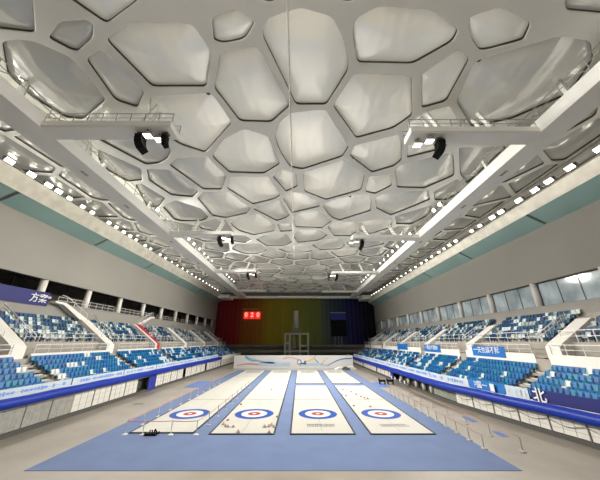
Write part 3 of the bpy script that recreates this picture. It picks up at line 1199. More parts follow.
# stair walls through the upper tier
def stair_wall(side, y, label, red=False, up=True):
    s = -1 if side == 'L' else 1
    r = tag(empty('stair_wall', (0, y, 0)), label, 'stair wall', 'white sloping stair walls of the stands')
    frm = lambda a, b, d: (sx(side, a), d, b)
    top = 11.1 if side == 'L' else 10.2
    ztop = 8.55 if side == 'L' else 7.6
    prof = [(5.95, 4.9), (5.95, 6.0), (6.35, 6.35), (top - 0.3, ztop + 1.0), (top, ztop + 0.95), (top, ztop), (7.0, 4.9)]
    MB().prism(prof, frm, -1.15, -0.5 if red else 0.35).build('parapet', M_parapet, r)
    st = MB()
    n = 14
    for k in range(n):
        a = 6.3 + (top - 6.3) * k / n
        z = 4.95 + (ztop + 0.1 - 4.95) * (k + 1) / n
        zz = z + (0.95 if red else 0.0)
        st.box(sx(side, a), sx(side, a + (top - 6.3) / n), -0.5 if red else 0.35, 1.15, zz - 0.25, zz)
    st.prism([(6.3, 4.9), (6.3, 5.0 if not red else 5.9), (top, ztop + (0.8 if red else -0.1)), (top, ztop - 0.4), (7.0, 4.9)], frm, -0.5 if red else 0.35, 1.15)
    st.build('steps', M_redstep if red else M_concrete, r)
    h = MB()
    for d in (1.2,):
        h.tube([(sx(side, 6.2), d, 7.1), (sx(side, top - 0.2), d, ztop + 1.75)], 0.05, 6)
        h.tube([(sx(side, 6.2), d, 6.75), (sx(side, top - 0.2), d, ztop + 1.4)], 0.035, 6)
        for k in range(8):
            t = k / 7
            u = 6.2 + (top - 0.4 - 6.2) * t
            zz = 6.3 + (ztop + 0.95 - 6.3) * t
            h.tube([(sx(side, u), d, zz), (sx(side, u), d, zz + 0.8)], 0.035, 6)
    h.build('handrail', M_white, r)
    if side == 'L' and up:
        dirn = 1 if red else -1
        fy = lambda a, b, d: (d, dirn * a, b)
        MB().prism([(-0.6, 8.7), (-0.6, 9.35), (4.3, 11.4), (5.9, 11.45), (5.9, 11.2), (4.6, 11.1), (0.2, 8.9)], fy, XL + 0.1, XL + 1.0).build('upper_flight', M_parapet, r)
        g = MB()
        g.tube([(XL + 0.9, 0, 10.3), (XL + 0.9, dirn * 4.3, 12.2), (XL + 0.9, dirn * 5.2, 12.3)], 0.045, 6)
        for t in (0.0, 1.4, 2.8, 4.2):
            g.tube([(XL + 0.9, dirn * t, 9.5 + t * 0.42), (XL + 0.9, dirn * t, 10.3 + t * 0.442)], 0.035, 6)
        g.build('upper_handrail', M_white, r)
    return r


SL = [27.4, 40.4, 53.4, 66.5, 79.6, 92.7]
for k, y in enumerate(SL):
    stair_wall('L', y, ['white sloping stair wall at the near edge of the left upper tier', 'broad white sloping stair wall, second along the left upper tier',
                        'sloping stair wall with red steps on the left upper tier', 'fourth white stair wall along the left upper tier, beyond the red steps',
                        'fifth white stair wall along the left upper tier', 'farthest white stair wall of the left upper tier'][k], red=(k == 2), up=(k in (1, 2)))
SRr = [26.6, 39.4, 52.3, 65.4, 78.5, 91.6]
for k, y in enumerate(SRr):
    stair_wall('R', y, ['large white stair wall closest to the camera on the right stand', 'white sloping stair wall just left of the slogan banner on the right stand',
                        'third white stair wall along the right stand', 'fourth white stair wall along the right stand', 'fifth white stair wall along the right stand',
                        'farthest white stair wall of the right stand'][k])

# ------------------------------------------------------------------- seats
def seat_mesh(mb, M, m):
    def bx(x0, x1, y0, y1, z0, z1, ty=0.0):
        v = [(x0, y0, z0), (x1, y0, z0), (x1, y1, z0), (x0, y1, z0), (x0 , y0 + ty, z1), (x1, y0 + ty, z1), (x1, y1 + ty, z1), (x0, y1 + ty, z1)]
        v = [M @ Vector(p) for p in v]
        mb.add(v, [(0, 3, 2, 1), (4, 5, 6, 7), (0, 1, 5, 4), (1, 2, 6, 5), (2, 3, 7, 6), (3, 0, 4, 7)], m)
    # local: seat faces -Y (front), back at +Y
    bx(-0.23, 0.23, -0.24, 0.17, 0.38, 0.43)           # pan
    bx(-0.22, 0.22, -0.24, -0.20, 0.32, 0.39)          # front lip
    bx(-0.23, 0.23, 0.15, 0.20, 0.40, 0.84, 0.09)      # back
    bx(-0.23, -0.19, 0.09, 0.17, 0.42, 0.70, 0.06)     # wing
    bx(0.19, 0.23, 0.09, 0.17, 0.42, 0.70, 0.06)       # wing
    bx(-0.05, 0.05, -0.02, 0.10, 0.0, 0.38)            # foot


proto = {}
allm = M_seatblue + M_seatnavy + [M_seatwhite, M_seatgrey]
for m in allm:
    mb = MB()
    seat_mesh(mb, Matrix.Identity(4), m)
    proto[m.name] = mb.mesh('stadium_seat')
seats = []
rs = random.Random(3)
for side in ('L', 'R'):
    ang = PI / 2 if side == 'L' else -PI / 2     # local -Y -> +X on the left stand
    lo = ROWS_LOW if side == 'L' else ROWS_LOW_R
    gaps = [27.5 + 13.1 * k for k in range(-1, 6)]
    stairs = SL if side == 'L' else SRr
    for tier, rows in (('lower', lo), ('upper', ROWS_UP)):
        for ri, (u, z) in enumerate(rows):
            y = SY0 + 5
            blk, idx = 0, 0
            prevw = 0
            while y < SY1 - 1:
                if tier == 'lower':
                    g = [a for a in gaps if abs(y - a) < 0.95]
                else:
                    g = [a for a in stairs if -1.35 < y - a < 1.35]
                if g:
                    y = g[0] + (0.98 if tier == 'lower' else 1.4)
                    blk += 1
                    idx = 0
                    continue
                r = rs.random()
                if tier == 'lower':
                    pwht = 0.07 if y < 44 else 0.20
                    if prevw:
                        pwht += 0.2
                    white = r < pwht
                    prevw = white and not prevw
                    m = M_seatwhite if white else rs.choices(M_seatblue, (5, 3, 2))[0]
                else:
                    pwht = 0.42 if prevw else 0.36
                    white = r < pwht
                    prevw = white
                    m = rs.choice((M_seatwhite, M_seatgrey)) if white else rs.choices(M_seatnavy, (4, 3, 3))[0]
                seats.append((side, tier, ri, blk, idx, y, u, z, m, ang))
                idx += 1
                y += 0.52


def seat_pos(t):
    return (sx(t[0], t[6] + 0.42), t[5], t[7])


def seat_rank(t):
    p = seat_pos(t)
    pr = project((p[0], p[1], p[2] + 0.5))
    if pr is None or not (4 < pr[0] < 596 and 0 < pr[1] < 478):
        return 0
    return 1.0 / pr[2] ** 2


ranked = sorted(seats, key=lambda t: -seat_rank(t))
single = ranked[:300]
sid = set(id(t) for t in single)
COLW = {'seat_blue': 'bright blue', 'seat_teal': 'teal blue', 'seat_deep': 'deep blue', 'seat_navy': 'navy', 'seat_dull_teal': 'dull teal', 'seat_mid_blue': 'mid blue',
        'seat_white': 'white', 'seat_pale_grey': 'pale grey'}
ROWW = ['front', 'second', 'third', 'fourth', 'fifth', 'sixth']
BLKW = ['nearest', 'second', 'third', 'fourth', 'fifth', 'sixth', 'seventh', 'eighth']
for t in single:
    side, tier, ri, blk, idx, y, u, z, m, ang = t
    o = bpy.data.objects.new('stadium_seat', proto[m.name])
    C.objects.link(o)
    o.location = seat_pos(t)
    o.rotation_euler = (0, 0, ang)
    sw = 'left' if side == 'L' else 'right'
    tag(o, '%s seat, %s in %s row of %s block, %s %s tier' % (COLW[m.name], nth(idx), ROWW[ri], BLKW[blk], sw, tier), 'seat', 'stadium seats in the %s %s tier' % (sw, tier))
restm = MB()
for t in seats:
    if id(t) in sid:
        continue
    p = seat_pos(t)
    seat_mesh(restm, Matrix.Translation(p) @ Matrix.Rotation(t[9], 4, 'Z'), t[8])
o = restm.build('stadium_seat')
tag(o, 'blue and white stadium seats farther along both stands', 'seats', None, 'stuff')

# ------------------------------------------------- padded rails and banners
def padded(side):
    s = -1 if side == 'L' else 1
    ye = 75.0 if side == 'L' else 88.0
    r0 = 0.36 if side == 'L' else 0.38
    zc = 2.34 if side == 'L' else 1.78
    n = 60
    pts = []
    for k in range(n + 1):
        y = SY0 + (ye - SY0) * k / n
        x = (FL + 0.30) if side == 'L' else XF(y) - 0.34
        pts.append((x, y, zc + 0.015 * math.sin(k * 1.3)))
    mb = MB().tube(pts, r0, 18)
    return tag(mb.build('padded_rail', M_tube), 'long glossy blue padded tube along the front of the %s stand' % ('left' if s < 0 else 'right'), 'padded rail')


padded('L')
padded('R')


def front_banner(side, y0, y1, z0, z1, m, label, name='banner', cat='banner', group='banners along the stand fronts', u=0.02):
    s = -1 if side == 'L' else 1
    fx = (lambda y: FL) if side == 'L' else XF
    ym = (y0 + y1) / 2
    e = tag(empty(name, (fx(ym) - s * u, ym, z0)), label, cat, group)
    v, f = [], []
    n = 8
    for k in range(n + 1):
        y = y0 + (y1 - y0) * k / n
        x = fx(y) - s * (u + 0.01 * math.sin(k * 2.1)) - (fx(ym) - s * u)
        v += [(x, y - ym, 0), (x + s * 0.02, y - ym, 0), (x + s * 0.02, y - ym, z1 - z0), (x, y - ym, z1 - z0)]
    for k in range(n):
        a = 4 * k
        for j in range(4):
            f.append((a + j, a + (j + 1) % 4, a + 4 + (j + 1) % 4, a + 4 + j))
    f += [(3, 2, 1, 0), (4 * n, 4 * n + 1, 4 * n + 2, 4 * n + 3)]
    MB().add(v, f).build('cloth', m, e)
    return e


def print_blocks(e, side, y0, y1, z0, z1, m, seed, xoff=0.02):
    """rows of small unreadable print blocks on a banner"""
    s = -1 if side == 'L' else 1
    fx = (lambda y: FL) if side == 'L' else XF
    rr = random.Random(seed)
    mb = MB()
    y = y0
    while y < y1:
        w = rr.uniform(0.16, 0.34)
        if rr.random() < 0.8:
            hh = rr.uniform(0.5, 1.0)
            zc = (z0 + z1) / 2
            h = (z1 - z0) * hh / 2
            x = fx(y + w / 2) - s * (xoff + 0.012)
            mb.box(x - 0.006, x + 0.006, y, y + w, zc - h, zc + h)
        y += w + 0.09
    mb.bar((fx(y0 + 0.1) - s * (xoff + 0.006), y0 + 0.1, (z0 + z1) / 2), (fx(y1 - 0.1) - s * (xoff + 0.006), y1 - 0.1, (z0 + z1) / 2), 0.012, 0.03)
    o = mb.build('print', m, [c for c in e.children if c.name.startswith('cloth')][0])
    o.location = (-e.location.x, -e.location.y, -e.location.z)


# left: white strips printed in blue
k = 0
y = 12.0
while y < 72:
    L = 7.6
    e = front_banner('L', y, y + L - 0.15, 2.68, 3.28, M_bannerw, 'white banner with small blue print on left stand rail, %s from near end' % nth(k))
    print_blocks(e, 'L', y + 0.5, y + L - 0.7, 2.82, 3.12, M_textblue, k)
    y += L
    k += 1
# right
RB = [(8.5, 17.5, M_bannern, None, 'navy banner with a large white character on the right stand rail'),
      (17.6, 20.9, M_bannerw, None, ''),
      ]
Zr0, Zr1 = 2.14, 2.92
e = front_banner('R', 12.0, 23.75, Zr0, Zr1 + 0.05, M_bannern, 'navy banner with one large white character at the near end of right rail', 'banner')
text_mesh('北', 1.05, M_white, 'lettering', e, (XF(23.1) - 0.16, 23.6, (Zr0 + Zr1) / 2 + 0.02), (0.17, -0.985, 0), (0, 0, 1))
e = front_banner('R', 23.95, 25.9, Zr0, Zr1 + 0.02, M_bannerw, 'short white banner with grey print between blue banners on right rail')
print_blocks(e, 'R', 24.15, 25.7, 2.32, 2.75, M_textgrey, 5)
e = front_banner('R', 26.0, 29.9, Zr0, Zr1, M_bannerb, 'bright blue banner lettered in white on the right stand rail')
text_mesh('中国一', 0.66, M_white, 'lettering', e, (XF(28.7) - 0.16, 29.6, (Zr0 + Zr1) / 2), (0.13, -0.991, 0), (0, 0, 1))
mb = MB().box(-0.02, 0.0, -0.28, 0.28, 0, 0.62)
tag(mb.build('white_notice', M_white, None, (XF(27.05) - 0.16, 27.05, Zr0 + 0.08)), 'small white notice hung over the bright blue banner on right rail', 'notice')
k = 0
y = 30.0
while y < 84:
    L = 7.2
    e = front_banner('R', y, y + L - 0.15, Zr0, Zr1 - 0.06, M_bannerw, 'white banner with small grey-blue print on right stand rail, %s beyond the blue banner' % nth(k))
    print_blocks(e, 'R', y + 0.4, y + L - 0.6, 2.32, 2.70, M_textblue, 40 + k)
    y += L
    k += 1

# slogan banners on the gangway railing of the right stand
for (ya, yb, txt, lab, sz) in ((32.2, 38.2, '一天也误不起', 'blue slogan banner with six white characters beside the second right stair wall', 0.80),
                               (46.8, 52.8, '一刻也不能停', 'blue slogan banner with six white characters beside the third right stair wall', 0.80),
                               (61.0, 67.2, '', 'plain blue banner beside the fourth right stair wall', 0.8)):
    xx = sx('R', 5.79)
    e = tag(empty('slogan_banner', (xx, (ya + yb) / 2, 4.72)), lab, 'banner', 'slogan banners on the right gangway wall')
    MB().box(-0.03, 0.0, -(yb - ya) / 2, (yb - ya) / 2, 0, 1.2).build('cloth', M_bannerb, e)
    if txt:
        text_mesh(txt, sz, M_white, 'lettering', e, (xx - 0.05, yb - 0.35, 5.42), (0, -1, 0), (0, 0, 1))
# navy banner on the left concourse parapet
e = tag(empty('concourse_banner', (XL + 0.12, 29.6, 10.7)), 'navy banner with white characters hung on the left concourse parapet', 'banner')
MB().box(-0.03, 0.0, -6.5, 4.7, 0, 1.7).build('cloth', M_bannern, e)
text_mesh('方案”', 1.15, M_white, 'lettering', e, (XL + 0.15, 31.75, 11.5), (0, 1, 0), (0, 0, 1))

# blue cloth and dark opening on the left front
mb = MB()
v, f = [], []
for k in range(17):
    y = 40.7 + 2.0 * k / 16
    for z in (0.15, 1.95):
        v.append((FL + 0.10 + 0.03 * math.sin(k * 1.7), y, z))
        v.append((FL + 0.07 + 0.03 * math.sin(k * 1.7), y, z))
for k in range(16):
    a = 4 * k
    f += [(a, a + 4, a + 6, a + 2), (a + 1, a + 3, a + 7, a + 5), (a + 2, a + 6, a + 7, a + 3), (a, a + 1, a + 5, a + 4)]
f += [(0, 2, 3, 1), (64, 65, 67, 66)]
tag(MB().add(v, f).build('drape', M_cloth), 'royal blue drape hanging under the left padded tube by the dark opening', 'drape')
mb = MB()
mb.box(16.3, 16.55, 51.0, 52.2, 0.0, 1.38)
tag(mb.build('drape', M_cloth), 'royal blue drape hanging under the right padded tube', 'drape')

P = []
for k in range(9):
    for q in range(6):
        y = 11.5 + 2.3 * (k + q / 6)
        P.append((XF(y) - 0.05, y, 1.15 - 0.28 * math.sin(PI * q / 6)))
tag(MB().tube(P, 0.022, 6).build('hanging_cable', M_darkgrey), 'thin dark cable slung in loops along the white panels of right stand', 'cable')

# ------------------------------------------------------------ curling sheets
SHEETS = [(-10.35, 23.6, 68.0), (-4.2, 23.3, 68.0), (1.87, 23.3, 45.8), (7.9, 23.3, 45.8)]
HW = 2.36
TEE = 29.05


def ring(r0, r1, z, n=64):
    mb = MB()
    v, f = [], []
    for k in range(n):
        a = 2 * PI * k / n
        c_, s_ = math.cos(a), math.sin(a)
        v += [(r0 * c_, r0 * s_, z), (r1 * c_, r1 * s_, z)]
    for k in range(n):
        a, b = 2 * k, 2 * ((k + 1) % n)
        f.append((a, a + 1, b + 1, b))
    return mb.add(v, f)


def disc(r, z, n=40):
    return MB().add([(r * math.cos(2 * PI * k / n), r * math.sin(2 * PI * k / n), z) for k in range(n)], [tuple(range(n))])


def sheet(xc, y0, y1, label, house=True, strip=False):
    e = tag(empty('curling_sheet', (xc - 0.17, y0, 0.02)), label, 'curling sheet', 'white curling sheets side by side')
    L = y1 - y0
    MB().box(-HW, HW, 0, L, 0, 0.03).build('ice', M_ice, e)
    for q in (-1, 1):
        MB().box(q * HW, q * (HW + 0.09), -0.10, L, 0, 0.06).build('side_board', M_foam, e)
    MB().box(-HW, HW, -0.12, 0.0, 0, 0.07).build('end_board', M_foam, e)
    zz = 0.032
    if house:
        c = (0, TEE - y0, 0)
        ring(1.22, 1.83, zz + 0.004).build('blue_ring', M_iceblue, e, c)
        ring(0.61, 1.22, zz + 0.004).build('white_ring', M_icewhite, e, c)
        ring(0.2, 0.61, zz + 0.004).build('red_ring', M_icered, e, c)
        disc(0.2, zz + 0.004).build('button', M_icewhite, e, c)
        MB().box(-HW, HW, 35.4 - y0, 35.72 - y0, zz, zz + 0.002).build('hog_line', M_iceline, e)
        MB().box(-0.02, 0.02, 0.6, L - 0.5, zz, zz + 0.002).build('centre_line', M_iceline, e)
        MB().box(-HW, HW, TEE - y0 - 0.015, TEE - y0 + 0.015, zz, zz + 0.002).build('tee_line', M_iceline, e)
    else:
        MB().box(-0.02, 0.02, 0.6, L - 0.5, zz, zz + 0.002).build('centre_line', M_iceline, e)
    if y1 > 60:
        mb = MB()
        x = -1.5
        rr = random.Random(int(xc * 10))
        while x < 1.6:
            w = rr.uniform(0.12, 0.3)
            mb.box(x, x + w, L - 4.4, L - 2.0, zz, zz + 0.002)
            x += w + 0.08
        mb.build('far_lettering', M_icegrey, e)
        MB().box(-HW, HW, L - 10.9, L - 10.5, zz, zz + 0.002).build('far_hog_line', M_iceline, e)
    if strip:
        mb = MB()
        x = -1.15
        rr = random.Random(9 + int(xc))
        for row in range(2):
            x = -1.1
            while x < 1.1:
                w = rr.uniform(0.03, 0.12)
                mb.box(x, x + w, 1.75 + 0.42 * row, 1.75 + 0.42 * row + 0.3, zz, zz + 0.002)
                x += w + 0.05
        mb.build('near_lettering', M_icegrey, e)
    return e


sheet(*SHEETS[0], 'leftmost curling sheet, roped off at its near end')
sheet(*SHEETS[1], 'second curling sheet from the left, with stones around its house')
sheet(*SHEETS[2], 'third curling sheet from the left, near part with blue and red house', strip=True)
sheet(*SHEETS[3], 'rightmost curling sheet, near part with stones beyond the house', strip=True)
sheet(1.87, 47.8, 68.0, 'far short piece of the third curling sheet, beyond the blue crossing', house=False)
sheet(7.9, 47.8, 68.0, 'far short piece of the rightmost curling sheet, beyond the blue crossing', house=False)

# blue mats beside the carpet
tag(MB().box(-17.6, -14.9, 44.5, 50.5, 0.0, 0.03).build('floor_mat', M_matblue), 'bright blue mat on the stone floor left of the carpet', 'mat')
tag(MB().box(12.1, 13.7, 44.5, 49.5, 0.0, 0.03).build('floor_mat', M_matblue), 'bright blue mat on the stone floor right of the carpet', 'mat')
tag(MB().box(14.9, 15.4, 26.5, 28.2, 0.0, 0.012).build('floor_sticker', M_matblue), 'small blue floor sticker by the right rope line', 'sticker')
tag(MB().box(14.8, 15.3, 22.8, 24.0, 0.0, 0.012).build('floor_sticker', M_matblue), 'small blue floor sticker nearest the camera on the right', 'sticker')
tag(MB().box(-18.5, -17.4, 33.2, 33.7, 0.0, 0.012).build('drain_cover', M_darkgrey), 'small dark drain cover in the floor left of the carpet', 'drain cover')

# ------------------------------------------------------------------ stones
st_root = empty('curling_stone')
body = MB().lathe([(0.05, 0.0), (0.11, 0.005), (0.142, 0.035), (0.147, 0.057), (0.142, 0.08), (0.11, 0.108), (0.04, 0.114)], 18)
st_b = body.build('granite_body', M_stone, st_root)
hd = MB().tube([(0.0, -0.07, 0.112), (0, -0.07, 0.15), (0, 0.0, 0.165), (0, 0.08, 0.16)], [0.02, 0.018, 0.016, 0.02], 8).lathe([(0.075, 0.112), (0.07, 0.122)], 14)
st_h = hd.build('handle', M_handlered, st_root)
st_h2 = None
SP2 = [((240.8, 404.8), 'y', 'left edge of the ice beyond the house'), ((227.6, 420.4), 'y', 'left edge just this side of the house'),
       ((223, 424.5), 'r', 'left corner cluster, outermost'), ((225.3, 426.3), 'y', 'left corner cluster, second from the edge'),
       ((227.6, 427), 'r', 'left corner cluster, third from the edge'), ((233, 427), 'y', 'left corner cluster, innermost'),
       ((238, 432.3), 'y', 'near end line, left of centre'), ((277, 417), 'y', 'right edge level with the house'),
       ((264.5, 427), 'y', 'right corner cluster, innermost'), ((268.6, 426.6), 'r', 'right corner cluster, second from centre'),
       ((271.2, 425.2), 'r', 'right corner cluster, farthest back'), ((273.7, 427.2), 'y', 'right corner cluster, outermost'),
       ((269, 432.5), 'r', 'near end line at the right'), ((271.5, 390), 'y', 'far up its right side')]
SP4 = [((343, 390), 'r', 'farthest left one'), ((341.7, 395), 'y', 'leftmost one of the scatter'), ((346, 396), 'r', 'second from left in the scatter'),
       ((351, 392), 'y', 'far middle of the scatter'), ((361, 397), 'r', 'third from the right of the scatter'), ((364.5, 398), 'y', 'second from the right of the scatter'),
       ((367.5, 398.8), 'r', 'rightmost of the scatter'), ((353.7, 406), 'r', 'left one beyond the house'), ((370, 407), 'y', 'right one beyond the house'),
       ((356, 394.5), 'y', 'middle of the scatter')]
mb_y = st_h.data.copy()
mb_y.materials.clear()
mb_y.materials.append(M_handleyel)
first = True
for lst, sheetw, grp in ((SP2, 'second sheet', 'stones on the second sheet'), (SP4, 'rightmost sheet', 'stones on the rightmost sheet')):
    for (px, py), cch, where in lst:
        x, y = at_z(px, py, 0.06)
        if first:
            o, h = st_root, st_h
            first = False
        else:
            o = st_root.copy()
            C.objects.link(o)
            b = st_b.copy()
            C.objects.link(b)
            b.parent = o
            h = st_h.copy()
            C.objects.link(h)
            h.parent = o
        h.data = mb_y if cch == 'y' else st_h.data
        o.location = (x, y, 0.052)
        o.scale = (0.95, 0.95, 0.95)
        o.rotation_euler = (0, 0, random.uniform(0, 6))
        tag(o, 'curling stone with %s handle on %s, %s' % ('yellow' if cch == 'y' else 'red', sheetw, where), 'curling stone', grp)
st_h.data.materials[0] = M_handlered

# --------------------------------------------------------------- rope lines
def stanchion(x, y, label, group, m=M_post, h=0.92, proto=[None, None]):
    e = tag(empty('rope_post', (x, y, 0.02)), label, 'post', group)
    MB().lathe([(0.19, 0.0), (0.19, 0.03), (0.06, 0.07), (0.03, 0.09)], 14).build('base', M_white if m is M_post else m, e)
    MB().lathe([(0.026, 0.05), (0.026, h - 0.04), (0.045, h - 0.03), (0.045, h)], 10).build('pole', m, e)
    return e


def rope(pts, m, name, label, sag=0.05, r=0.021):
    P = []
    for (a, b) in zip(pts, pts[1:]):
        for k in range(5):
            t = k / 5
            P.append((a[0] + (b[0] - a[0]) * t, a[1] + (b[1] - a[1]) * t, a[2] - sag * math.sin(PI * t)))
    P.append(pts[-1])
    return tag(MB().tube(P, r, 6).build(name, m), label, 'rope')


lp = [(-13.1, 23.25 + 2.45 * k) for k in range(11)]
for k, (x, y) in enumerate(lp):
    stanchion(x, y, 'slim pale rope post left of the leftmost sheet, %s from the near corner' % nth(k), 'posts along the left edge of the carpet')
rope([(x, y, 0.9) for x, y in lp], M_rope, 'barrier_rope', 'red barrier rope along the left side of the leftmost sheet')
lp2 = [(-11.75, 23.2), (-9.65, 23.2), (-7.75, 23.2)]
for k, (x, y) in enumerate(lp2):
    stanchion(x, y, 'slim rope post at the near end of the leftmost sheet, %s' % ['left one', 'middle one', 'right one'][k], 'posts at the near end of the leftmost sheet')
rope([(-13.1, 23.25, 0.9)] + [(x, y, 0.9) for x, y in lp2], M_rope, 'barrier_rope', 'red barrier rope across the near end of the leftmost sheet')
lp3 = [(-7.62, 25.6 + 2.6 * k) for k in range(8)]
for k, (x, y) in enumerate(lp3):
    stanchion(x, y, 'slim rope post between the two left sheets, %s from the near end' % nth(k), 'posts between the two left sheets', M_postg)
rope([(-7.75, 23.2, 0.9)] + [(x, y, 0.9) for x, y in lp3], M_rope2, 'barrier_rope', 'faint pink barrier rope between the two left sheets')
rp = [(11.95, 20.5 + 1.55 * k) for k in range(13)]
for k, (x, y) in enumerate(rp):
    stanchion(x, y, 'slim brown post at the right carpet edge, %s from the near end' % nth(k), 'posts along the right edge of the carpet', M_postg, 0.82)
rope([(x, y, 0.80) for x, y in rp], M_rope2, 'barrier_belt', 'dusty pink barrier belt along the right edge of the carpet', 0.03, 0.024)
rp = [(14.05, 20.0 + 2.95 * k) for k in range(7)]
for k, (x, y) in enumerate(rp):
    stanchion(x, y, 'slim brown post of the outer line before the right stand, %s from the near end' % nth(k), 'posts of the outer right line', M_postg, 0.82)
rope([(x, y, 0.80) for x, y in rp], M_rope2, 'barrier_belt', 'dusty pink barrier belt before the right stand', 0.03, 0.024)

# black bundle at the near left corner
mb = MB()
rr = random.Random(2)
for k in range(7):
    a = (rr.uniform(-0.45, 0.45), rr.uniform(-0.12, 0.12), 0.06)
    b = (a[0] + rr.uniform(-0.25, 0.3), a[1] + rr.uniform(-0.1, 0.1), rr.uniform(0.15, 0.45))
    mb.tube([a, b], 0.05, 6)
mb.box(-0.5, 0.35, -0.14, 0.14, 0.0, 0.14)
tag(mb.build('equipment_bundle', M_black, None, (-11.0, 23.05, 0.02)), 'small black bundle of equipment at the near end of leftmost sheet', 'equipment')

# black folding tables and white chairs by the dark opening on the right
def black_table(x, y, label):
    e = tag(empty('trolley', (x, y, 0)), label, 'trolley')
    e.scale = (0.85, 0.85, 0.75)
    MB().box(-0.55, 0.55, -0.3, 0.3, 0.55, 0.9).build('box', M_black, e)
    for a in (-0.48, 0.48):
        for b in (-0.24, 0.24):
            MB().box(a - 0.05, a + 0.05, b - 0.05, b + 0.05, 0, 0.56).build('leg', M_black, e)
    MB().box(-0.62, -0.5, -0.3, 0.3, 0.55, 1.15).build('handle', M_black, e)


black_table(13.3, 47.2, 'black trolley at the far end of right rope line, left one')
black_table(14.6, 47.2, 'black trolley at the far end of right rope line, right one')


def folding_chair(x, y, rz, label):
    e = tag(empty('chair', (x, y, 0), rz), label, 'chair', 'white chairs under the right stand')
    MB().box(-0.22, 0.22, -0.22, 0.22, 0.43, 0.47).build('seat', M_white, e)
    MB().box(-0.22, 0.22, 0.2, 0.24, 0.55, 0.9).build('backrest', M_white, e)
    for a in (-0.2, 0.2):
        for b in (-0.2, 0.22):
            MB().box(a - 0.018, a + 0.018, b - 0.018, b + 0.018, 0, 0.43 if b < 0 else 0.9).build('leg', M_steel, e)


for k, y in enumerate((50.3, 48.6, 46.4, 44.4)):
    folding_chair(16.1, y, PI / 2, 'white chair under the right padded tube, %s from the far end' % nth(k))

# ------------------------------------------------------------------ far end
bd = tag(empty('rink_board', (-1.6, 73.2, 0)), 'long white printed board across the far end of the sheets', 'board')
bw0, bw1 = -15.4, 15.2
MB().box(bw0, bw1, 0, 0.25, 0, 3.05).build('panel', M_board, bd)
YB_ = -0.02


def swoosh(pts, w0, w1, m, name):
    mb = MB()
    v, f = [], []
    n = len(pts)
    for i, (x, z) in enumerate(pts):
        t = i / (n - 1)
        w = (w0 + (w1 - w0) * t) / 2
        v += [(x, YB_, z - w), (x, YB_, z + w), (x, 0.0, z - w), (x, 0.0, z + w)]
    for i in range(n - 1):
        a = 4 * i
        f += [(a, a + 4, a + 5, a + 1), (a + 1, a + 5, a + 7, a + 3), (a, a + 2, a + 6, a + 4)]
    f += [(0, 1, 3, 2), (4 * n - 4, 4 * n - 2, 4 * n - 1, 4 * n - 3)]
    return mb.add(v, f).build(name, m, bd)


def curve(x0, z0, x1, z1, bend, n=14):
    return [(x0 + (x1 - x0) * k / n, z0 + (z1 - z0) * k / n + bend * math.sin(PI * k / n)) for k in range(n + 1)]


swoosh(curve(-12.6, 2.8, -9.2, 1.75, -0.35), 0.75, 0.25, M_swblue, 'print')
swoosh(curve(-11.6, 2.75, -5.0, 1.55, -0.45), 0.15, 0.9, M_swpale, 'print')
swoosh(curve(-9.0, 1.2, -1.0, 1.0, -0.1), 0.9, 0.9, M_swpale, 'print')
swoosh(curve(-14.6, 0.7, -9.0, 0.9, 0.25), 0.2, 0.35, M_swred, 'print')
swoosh(curve(-2.8, 2.25, 1.4, 2.0, 0.4), 0.18, 0.18, M_swred, 'print')
rg = ring(0.42, 0.62, 0, 24).build('print', M_swnavy, bd, (-0.2 + 1.6, -0.03, 1.5))
rg.rotation_euler = (PI / 2, 0, 0)
swoosh(curve(0.4, 1.4, 3.2, 1.35, 0.1), 0.9, 0.9, M_board, 'print')
swoosh(curve(2.6, 1.5, 5.6, 2.7, -0.2), 0.3, 0.7, M_sworange, 'print')
swoosh(curve(1.6, 0.9, 8.5, 0.8, 0.1), 0.7, 0.5, M_swpale, 'print')
swoosh(curve(7.0, 0.9, 8.8, 2.4, 0.2), 0.5, 0.25, M_sworange, 'print')
swoosh(curve(8.6, 0.6, 15.0, 2.35, 0.55), 0.2, 0.32, M_swnavy, 'print')
swoosh(curve(5.4, 2.2, 6.4, 1.3, 0.0), 0.25, 0.25, M_swnavy, 'print')
# low snow-white platform and small dark case at the far right
tag(MB().prism([(8.6, 0.0), (9.6, 0.5), (13.2, 0.62), (14.2, 0.0)], lambda a, b, d: (a, d, b), 70.2, 72.0).build('low_platform', M_board), 'low white platform before the far board on the right', 'platform')
tag(MB().box(10.2, 12.0, 69.1, 69.9, 0.0, 0.5).box(10.5, 11.4, 69.2, 69.8, 0.5, 0.75).build('equipment_case', M_darkgrey), 'dark case lying before the far white platform', 'case')

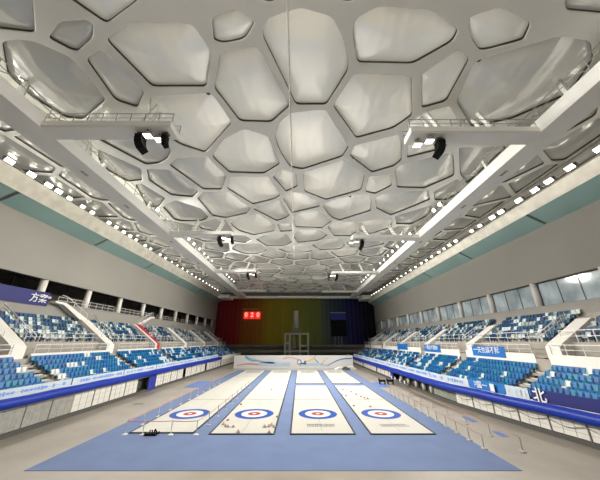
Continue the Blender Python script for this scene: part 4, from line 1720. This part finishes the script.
# diving tower behind the board
tw = tag(empty('diving_tower', (-1.2, 95.5, 0)), 'grey concrete diving tower standing behind the far board', 'diving tower')
for x in (-3.9, -2.3, 1.2, 4.0):
    MB().box(x - 0.3, x + 0.3, -0.4, 0.4, 0, 8.6).build('leg', M_tower, tw)
for x0, x1, z in ((-4.2, 4.3, 8.6), (-4.2, -2.0, 5.6), (0.9, 4.3, 4.8), (-4.2, 4.3, 3.0)):
    MB().box(x0, x1, -0.8, 0.8, z, z + 0.5).build('platform', M_tower, tw)
MB().box(-1.4, -0.4, 0.5, 1.0, 0, 8.6).build('lift_shaft', M_wallend, tw)
MB().box(-1.4, 0.9, -0.5, 0.5, 9.1, 10.6).build('upper_frame', M_darkgrey, tw)
MB().lathe([(0.95, 10.6), (0.95, 16.6)], 18, (-0.2, 0.2, 0)).build('round_shaft', M_tower, tw)

# score displays on the end wall
sb = tag(empty('score_display', (-18.9, YE - 0.5, 14.1)), 'red lit score display with three characters on the red end panels', 'score display')
MB().box(-3.9, 3.9, -0.1, 0.3, 4.05, 4.45).build('top_bar', mat('bronze_bar', (0.36, 0.22, 0.06), 0.5), sb)
for k, ch in enumerate('020'):
    x = -2.3 + 2.3 * k
    MB().box(x - 0.98, x + 0.98, -0.05, 0.3, 0.5, 3.2).build('lit_cell', M_red, sb)
    text_mesh(ch, 2.3, M_redlight, 'digit', sb, (-18.9 + x, YE - 0.57, 14.1 + 2.0), (1, 0, 0), (0, 0, 1), 0.02, 'CENTER')
sb = tag(empty('dark_display', (15.0, YE - 0.6, 4.6)), 'dark unlit display board on the blue end panels', 'display')
MB().box(-3.0, 3.0, 0, 0.4, 3.6, 12.2).build('screen', M_black, sb)
MB().box(-3.0, 3.0, -0.03, 0.0, 9.6, 12.2).build('blue_field', M_ledblue, sb)
MB().box(-3.1, 3.1, -0.06, 0.4, 12.2, 12.5).build('frame', M_steel, sb)
for x in (-1.6, -0.2, 0.9):
    MB().box(x - 0.08, x + 0.08, 0, 0.3, 0.6, 3.6).build('leg', M_steel, sb)

# ------------------------------------------------------------- sky and view
w = bpy.data.worlds.new('sky')
bpy.context.scene.world = w
w.use_nodes = True
bg = w.node_tree.nodes['Background']
bg.inputs['Color'].default_value = (1.0, 0.98, 0.93, 1)
bg.inputs['Strength'].default_value = 0.22

sc = bpy.context.scene
sc.view_settings.view_transform = 'Standard'
sc.view_settings.look = 'None'
sc.view_settings.gamma = 1.0
sc.view_settings.exposure = 0.90
sc.view_settings.use_curve_mapping = False
try:
    sc.cycles.use_denoising = True
    sc.cycles.max_bounces = 8
    sc.cycles.diffuse_bounces = 5
    sc.cycles.sample_clamp_indirect = 8.0
except Exception:
    pass
